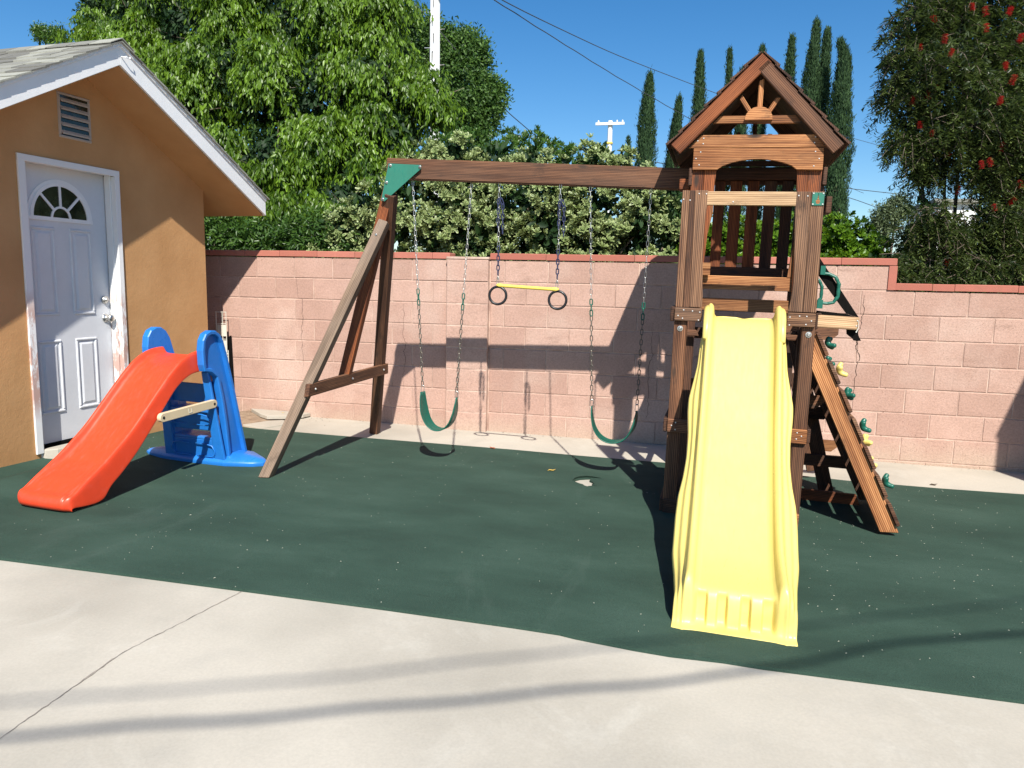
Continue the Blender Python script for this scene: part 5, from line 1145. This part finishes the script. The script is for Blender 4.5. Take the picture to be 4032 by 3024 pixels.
# ---- bottlebrush: weeping twigs with narrow leaves and red flower brushes
bo = plant('bottlebrush_tree', 'weeping dark tree with narrow leaves and red brush flowers over the lower wall at right', 'tree', (4.4, 1.1, -.4)); lb = shrink(BOT+[(3.45+.3*i, .6, 1.5, .24) for i in range(6)]+[(3.70, .7, 2.12, .13), (4.26, .7, 2.12, .17), (4.2, .8, 2.48, .16), (4.5, .8, 2.9, .35)], bo)
n = 5600; P, Nm, Sx = lobe_points(sublobes(lb, 6, .35, .6, 8)+lb, n, .7, .72, .15); nl = 22; tt = (np.arange(nl)+.5)/nl
out = Nm*np.array([1, 1, .3])*.55+RNG.normal(size=Nm.shape)*.3; out /= np.linalg.norm(out, axis=1)[:, None]; Lt = RNG.uniform(.12, .27, n)
pos = P[:, None]+out[:, None]*(Lt[:, None, None]*tt[None, :, None]*.75)+np.array([0, 0, -1.])*(Lt[:, None, None]*(tt[None, :, None]**1.5)*.7)
ax = out[:, None]*(1-tt[None, :, None])+np.array([0, 0, -1.])*(.4+tt[None, :, None])*.9; ax = ax/np.linalg.norm(ax, axis=2, keepdims=True)
rad = rdir(n*nl).reshape(n, nl, 3); rad -= ax*(rad*ax).sum(2, keepdims=True); rad /= np.linalg.norm(rad, axis=2, keepdims=True)
D = rad*.85+ax*.55
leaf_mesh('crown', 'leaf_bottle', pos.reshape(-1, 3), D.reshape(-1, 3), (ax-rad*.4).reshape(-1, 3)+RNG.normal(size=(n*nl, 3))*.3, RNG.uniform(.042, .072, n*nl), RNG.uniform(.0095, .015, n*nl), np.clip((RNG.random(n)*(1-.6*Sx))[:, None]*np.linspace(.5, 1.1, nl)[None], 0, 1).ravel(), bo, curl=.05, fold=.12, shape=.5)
tw = MB()
for i in range(0, n, 3): tube([P[i]-out[i]*.15, pos[i, 0], pos[i, 7], pos[i, 14], pos[i, -1]], [.004, .0032, .0028, .002, .0014], 4, tw, cap=False)
tw.build('twigs', 'bark', bo)
limbs('trunk', bo, (0, .3, 0), [(x, y+.15, z) for x, y, z, r in lb[::2]], .028, seed=8)
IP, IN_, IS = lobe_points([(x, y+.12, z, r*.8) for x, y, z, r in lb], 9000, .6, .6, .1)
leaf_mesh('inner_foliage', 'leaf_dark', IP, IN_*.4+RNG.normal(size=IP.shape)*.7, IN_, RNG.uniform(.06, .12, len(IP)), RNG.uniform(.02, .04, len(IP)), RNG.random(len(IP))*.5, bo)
def brush(c, axis, s_=1.0):
    c = np.array(c, float)-np.array(bo.location); a = nrm(axis); k = 230; t_ = RNG.random(k); r = rdir(k); r -= a*(r@a)[:, None]; r /= np.linalg.norm(r, axis=1)[:, None]
    P_ = c+a*(t_[:, None]-.5)*.075*s_; D_ = r+a*.35
    o = leaf_mesh('flower', 'petal_red', P_, D_, np.tile(a, (k, 1))+RNG.normal(size=(k, 3))*.3, RNG.uniform(.018, .036, k)*s_, np.full(k, .0020), RNG.random(k), bo, curl=.02, fold=.1, shape=.5); return o
for i, (x, y, z) in enumerate(FLW):
    # push each brush to just in front of the leaves of its lobe
    best = min((b_ for b_ in BOT), key=lambda b_: math.hypot(b_[0]-x, b_[2]-z)-b_[3])
    q = np.array((x, y, z)); dirn = nrm(q-CAM); yy = max(.14, best[1]-best[3]*1.28); t2 = (yy-CAM[1])/dirn[1]; q = CAM+dirn*t2
    brush(q, (RNG.uniform(-.4, .4), RNG.uniform(-.5, .1), -1), RNG.uniform(.8, 1.1))
# ---- round dark street tree behind the pole, and the one at far left
def round_tree(name, label, lobes, base, nleaf, L_, mat='leaf_dark', group=None, r0=.2):
    o = plant(name, label, 'tree', base, group); lb = shrink(lobes, o); n = nleaf//10; P, Nm, Sx = lobe_points(lb, n, .5, .7, .2); nl = 10
    pos = P[:, None]+RNG.normal(size=(n, nl, 3))*L_*.9; D = Nm[:, None]*.5+RNG.normal(size=(n, nl, 3))*.7
    leaf_mesh('crown', mat, pos.reshape(-1, 3), D.reshape(-1, 3), Nm.repeat(nl, 0)+RNG.normal(size=(n*nl, 3))*.5, RNG.uniform(.7, 1.3, n*nl)*L_, RNG.uniform(.35, .6, n*nl)*L_, (RNG.random(n)*(1-.5*Sx)).repeat(nl)+RNG.normal(size=n*nl)*.12, o)
    limbs('trunk', o, (0, 0, 0), [(x, y, z) for x, y, z, r in lb], r0, seed=len(label)); return o
round_tree('street_tree', 'dark green rounded tree behind the tall white utility pole', DRK, (-5.6, 17, -.4), 34000, .12, 'leaf_tree', r0=.22)
round_tree('street_tree', 'dark tree showing above the fig at the upper left of the picture', DRL, (-12.8, 12, -.4), 20000, .10, r0=.2)
round_tree('small_tree', 'pale olive small tree far off in the gap right of the cypresses', FAR, (7.6, 18, -.4), 6000, .08, 'leaf_far', r0=.1)
round_tree('small_tree', 'tip of a small tree peeping over the grey shingle roof', TWG, (-16, 12, -.4), 2600, .07, 'leaf_green', r0=.12)
# ---- Italian cypresses
CYP = [(0.0, 26, 10.01, .42, 'lone cypress standing left of the play tower, clear of the others'), (1.17, 27, 9.29, .28, 'short pointed cypress just left of the tower roof'), (1.01, 27.6, 8.54, .36, 'shortest bushy cypress hugging the left edge of the tower roof'), (1.99, 28, 11.37, .32, 'slim blunt-topped cypress above the left slope of the tower roof'),
       (3.36, 30, 12.04, .19, 'very thin cypress spike left of the tower roof peak'), (4.80, 30, 12.08, .30, 'cypress whose tip just shows over the tower roof peak'), (5.78, 28, 11.82, .29, 'narrow cypress above the right slope of the tower roof'), (6.51, 27, 12.07, .40, 'tallest cypress, left half of the joined pair right of the tower'),
       (6.92, 27.1, 11.77, .36, 'right half of the joined cypress pair, slightly lower tip'), (7.5, 26, 10.99, .50, 'broadest cypress, rightmost of the row, its tip bent to the left'), (-2.16, 45, 11.12, .24, 'tiny distant cypress beside the far utility pole'), (3.95, 29.5, 11.0, .30, 'cypress hidden mostly behind the tower roof, seen through the slats')]
for ci_, (x, y, top, r, lab) in enumerate(CYP):
    o = plant('cypress_tree', lab, 'tree', (x, y, -.4), 'tall cypresses beyond the wall'); Ht = top+.4; n = int(3600*(r/.35)*(Ht/11)) if y < 40 else 700
    h = RNG.random(n)**.9; a = RNG.random(n)*6.283; fr = RNG.random(n) < .6; a[fr] = math.pi+RNG.random(fr.sum())*math.pi
    prof = np.interp(h, [0, .08, .35, .65, .85, .95, .99, 1], [.55, .95, 1.05, .9, .58, .28, .10, .02])
    lump = 1+.17*np.sin(a*3+h*19+ci_)+.13*np.sin(a*5-h*43+ci_*2)+.10*np.sin(a*7+h*90+ci_)
    rr = r*prof*lump*(.72+.28*RNG.random(n)**.4)
    bend = (-.55*np.clip((h-.93)/.07, 0, 1)**2*.8 if 'bent' in lab else .12*np.sin(h*6+ci_))*np.ones(n)
    P = np.stack([rr*np.cos(a)+bend*.5, rr*np.sin(a), h*Ht], 1); outv = np.stack([np.cos(a), np.sin(a), np.zeros(n)], 1)
    nl = 7; sz = .085*(1 if y < 40 else 1.6); pos = P[:, None]+RNG.normal(size=(n, nl, 3))*np.array([.05, .05, .085]); D = outv[:, None]*.35+np.array([0, 0, 1.])+RNG.normal(size=(n, nl, 3))*.25
    leaf_mesh('crown', 'leaf_cypress', pos.reshape(-1, 3), D.reshape(-1, 3), outv.repeat(nl, 0)+RNG.normal(size=(n*nl, 3))*.4, RNG.uniform(.7, 1.4, n*nl)*sz*1.5, RNG.uniform(.25, .4, n*nl)*sz, (RNG.random(n)*.8).repeat(nl)+RNG.normal(size=n*nl)*.15, o)
    mb = MB(); lathe([(r*.55*q+.02, Ht*t_) for t_, q in ((0, .3), (.1, .8), (.4, .95), (.7, .75), (.9, .35), (.97, .05))], (0, 0, 0), (0, 0, 1), 10, mb, .1); mb.build('trunk', 'bark', o)

# ================================================================== POLES, WIRES, FAR HOUSE
pl = plant('utility_pole', 'tall white utility pole with climbing steps rising out of the fig', 'pole', (-5.52, 14.4, -.4))
lathe([(.165, 0), (.150, 7), (.138, 14)], (0, 0, 0), (0, 0, 1), 8).build('pole_shaft', 'pole_paint', pl)
for i in range(10):
    z = 6.2+.48*i; sgn = 1 if i % 2 else -1
    tube([(0, -.14, z+.1), (.02*sgn, -.17, z+.1), (.02*sgn, -.18, z-.12)], .012, 5).build('pole_step', 'dark_metal', pl)
    tube([(.13*sgn, 0, z+.25), (.30*sgn, -.02, z+.25)], .011, 5).build('pole_step', 'metal', pl)
for zz in (9.82, 12.2):
    cb_ = MB(); boxm((0, -.17, zz), (2.2, .09, .11), cb_); cb_.build('crossarm', 'bark', pl)
p2 = plant('utility_pole', 'small distant white utility pole with a single crossarm above the hedge', 'pole', (-3.25, 43.3, -.4))
lathe([(.19, 0), (.15, 12.3)], (0, 0, 0), (0, 0, 1), 8).build('pole_shaft', 'pole_paint', p2)
mb = MB(); boxm((0.0, -.2, 12.08), (1.85, .12, .16), mb); mb.build('crossarm', 'pole_paint', p2)
for x in (-.75, .45, .8): lathe([(.04, 0), (.06, .06), (.03, .14)], (x, -.2, 12.16), (0, 0, 1), 8).build('insulator', 'pole_paint', p2)
mb = MB(); boxm((.0, -.0, 10.9), (.38, .38, .10), mb); mb.build('band', 'yellow_bar', p2)
def cable(pts, r, label, mat='gray_wire', twist=0, group='overhead wires'):
    P = resample(pts, 60); 
    if twist:
        d = np.gradient(P, axis=0); s_ = np.cumsum(np.linalg.norm(d, axis=1)); off = np.stack([np.zeros(60), np.zeros(60), np.sin(s_*9)*r*.6], 1); P = P+off
    o = tube(P, r, 6).build('overhead_wire', mat, None, smooth=True); tag(o, label, 'wire', group); return o
cable([(-1.69, 4.59, 5.79), (-1.57, 5.68, 5.95), (-1.25, 7.32, 6.08), (-.22, 11.18, 6.24), (.77, 13.45, 6.14), (1.7, 15.71, 6.09), (5.23, 22.67, 5.95), (9.43, 29.76, 5.68)], .0085, 'lower of the two thick twisted wires running down from the top towards the tower roof', twist=1)
cable([(-1.69, 4.6, 5.83), (-1.48, 5.7, 5.95), (-1.26, 7.33, 6.23), (-.25, 11.24, 6.71), (.58, 13.52, 6.94), (2.43, 17.05, 7.08), (7.76, 25.49, 7.33), (9.95, 29.1, 7.55), (20.43, 41.79, 7.89)], .0085, 'upper of the two thick twisted wires passing behind the tower roof to the bottlebrush', twist=1)
cable([(-6.76, 15.42, 9.81), (-6.06, 15.47, 9.12), (-5.1, 16.57, 8.05), (-4.19, 17.64, 6.94), (-3.4, 19.8, 6.37), (-2.4, 24.13, 6.18)], .016, 'steep wire crossing the white pole and dropping to the shrub tops')
cable([(-9.55, 22.86, 8.27), (-7.91, 25.28, 8.21), (-4.06, 30.23, 8.03), (1.65, 35.57, 7.74), (11.56, 43.93, 7.62), (25.79, 56.37, 7.72)], .022, 'thin nearly level wire low over the shrub tops passing behind the cypresses')
cable([(5.67, 25.85, 5.84), (8.99, 28.56, 5.22), (10.73, 30.98, 5.02), (14.53, 35.91, 4.73)], .014, 'short sagging wire right of the broadest cypress')
cable([(7.14, 36.43, 5.27), (10.82, 39.29, 5.14), (13.63, 41.97, 5.14), (20.32, 49.67, 5.38)], .02, 'lowest wire right of the broadest cypress, above the hedge')
# the two service wires overhead that draw the long soft shadows across the concrete
def overhead(pts, h0, h1, r, label):
    P = []
    for i, (x, y, z) in enumerate(pts):
        h = h0+(h1-h0)*i/(len(pts)-1); P.append((x+.325*h, y-.92*h, z+h))
    cable(P, r, label, twist=1, group='service wires above the yard')
overhead([(-3.0, -6.0, .03), (-.532, -4.841, .039), (.406, -4.426, .027), (1.011, -4.082, .019), (1.39, -3.896, .014), (2.183, -3.476, .004), (3.221, -2.924, -.01), (5.0, -1.9, 0)], 6.8, 6.2, .0085, 'thinner service wire overhead casting the fainter shadow on the yard')
overhead([(-2.6, -6.0, .03), (-.378, -4.986, .037), (.367, -4.67, .027), (1.07, -4.346, .018), (1.689, -4.06, .01), (2.035, -3.876, .006), (2.535, -3.522, 0), (3.069, -3.303, -.008), (4.6, -2.9, 0)], 5.2, 4.8, .0135, 'thicker service wire overhead casting the darker shadow on the yard')
fh = plant('distant_house', 'white sided house glimpsed through the bottlebrush leaves', 'house', (9.2, 18.5, -.4))
mb = MB(); boxm((-.2, 1.6, 1.35), (4.6, 3, 2.7), mb); boxm((.55, 1.8, 2.4), (1.1, 3, 4.2), mb)
for i in range(14): boxm((-.2, .09, .2+.2*i), (4.6, .03, .012), mb)
mb.build('wall', 'siding_white', fh)
mb = MB(); boxm((.55, 1.8, 4.55), (1.4, 3.4, .10), mb); boxm((-.9, 1.6, 2.78), (3.6, 3.5, .12), mb); mb.build('roof', 'shingle', fh)
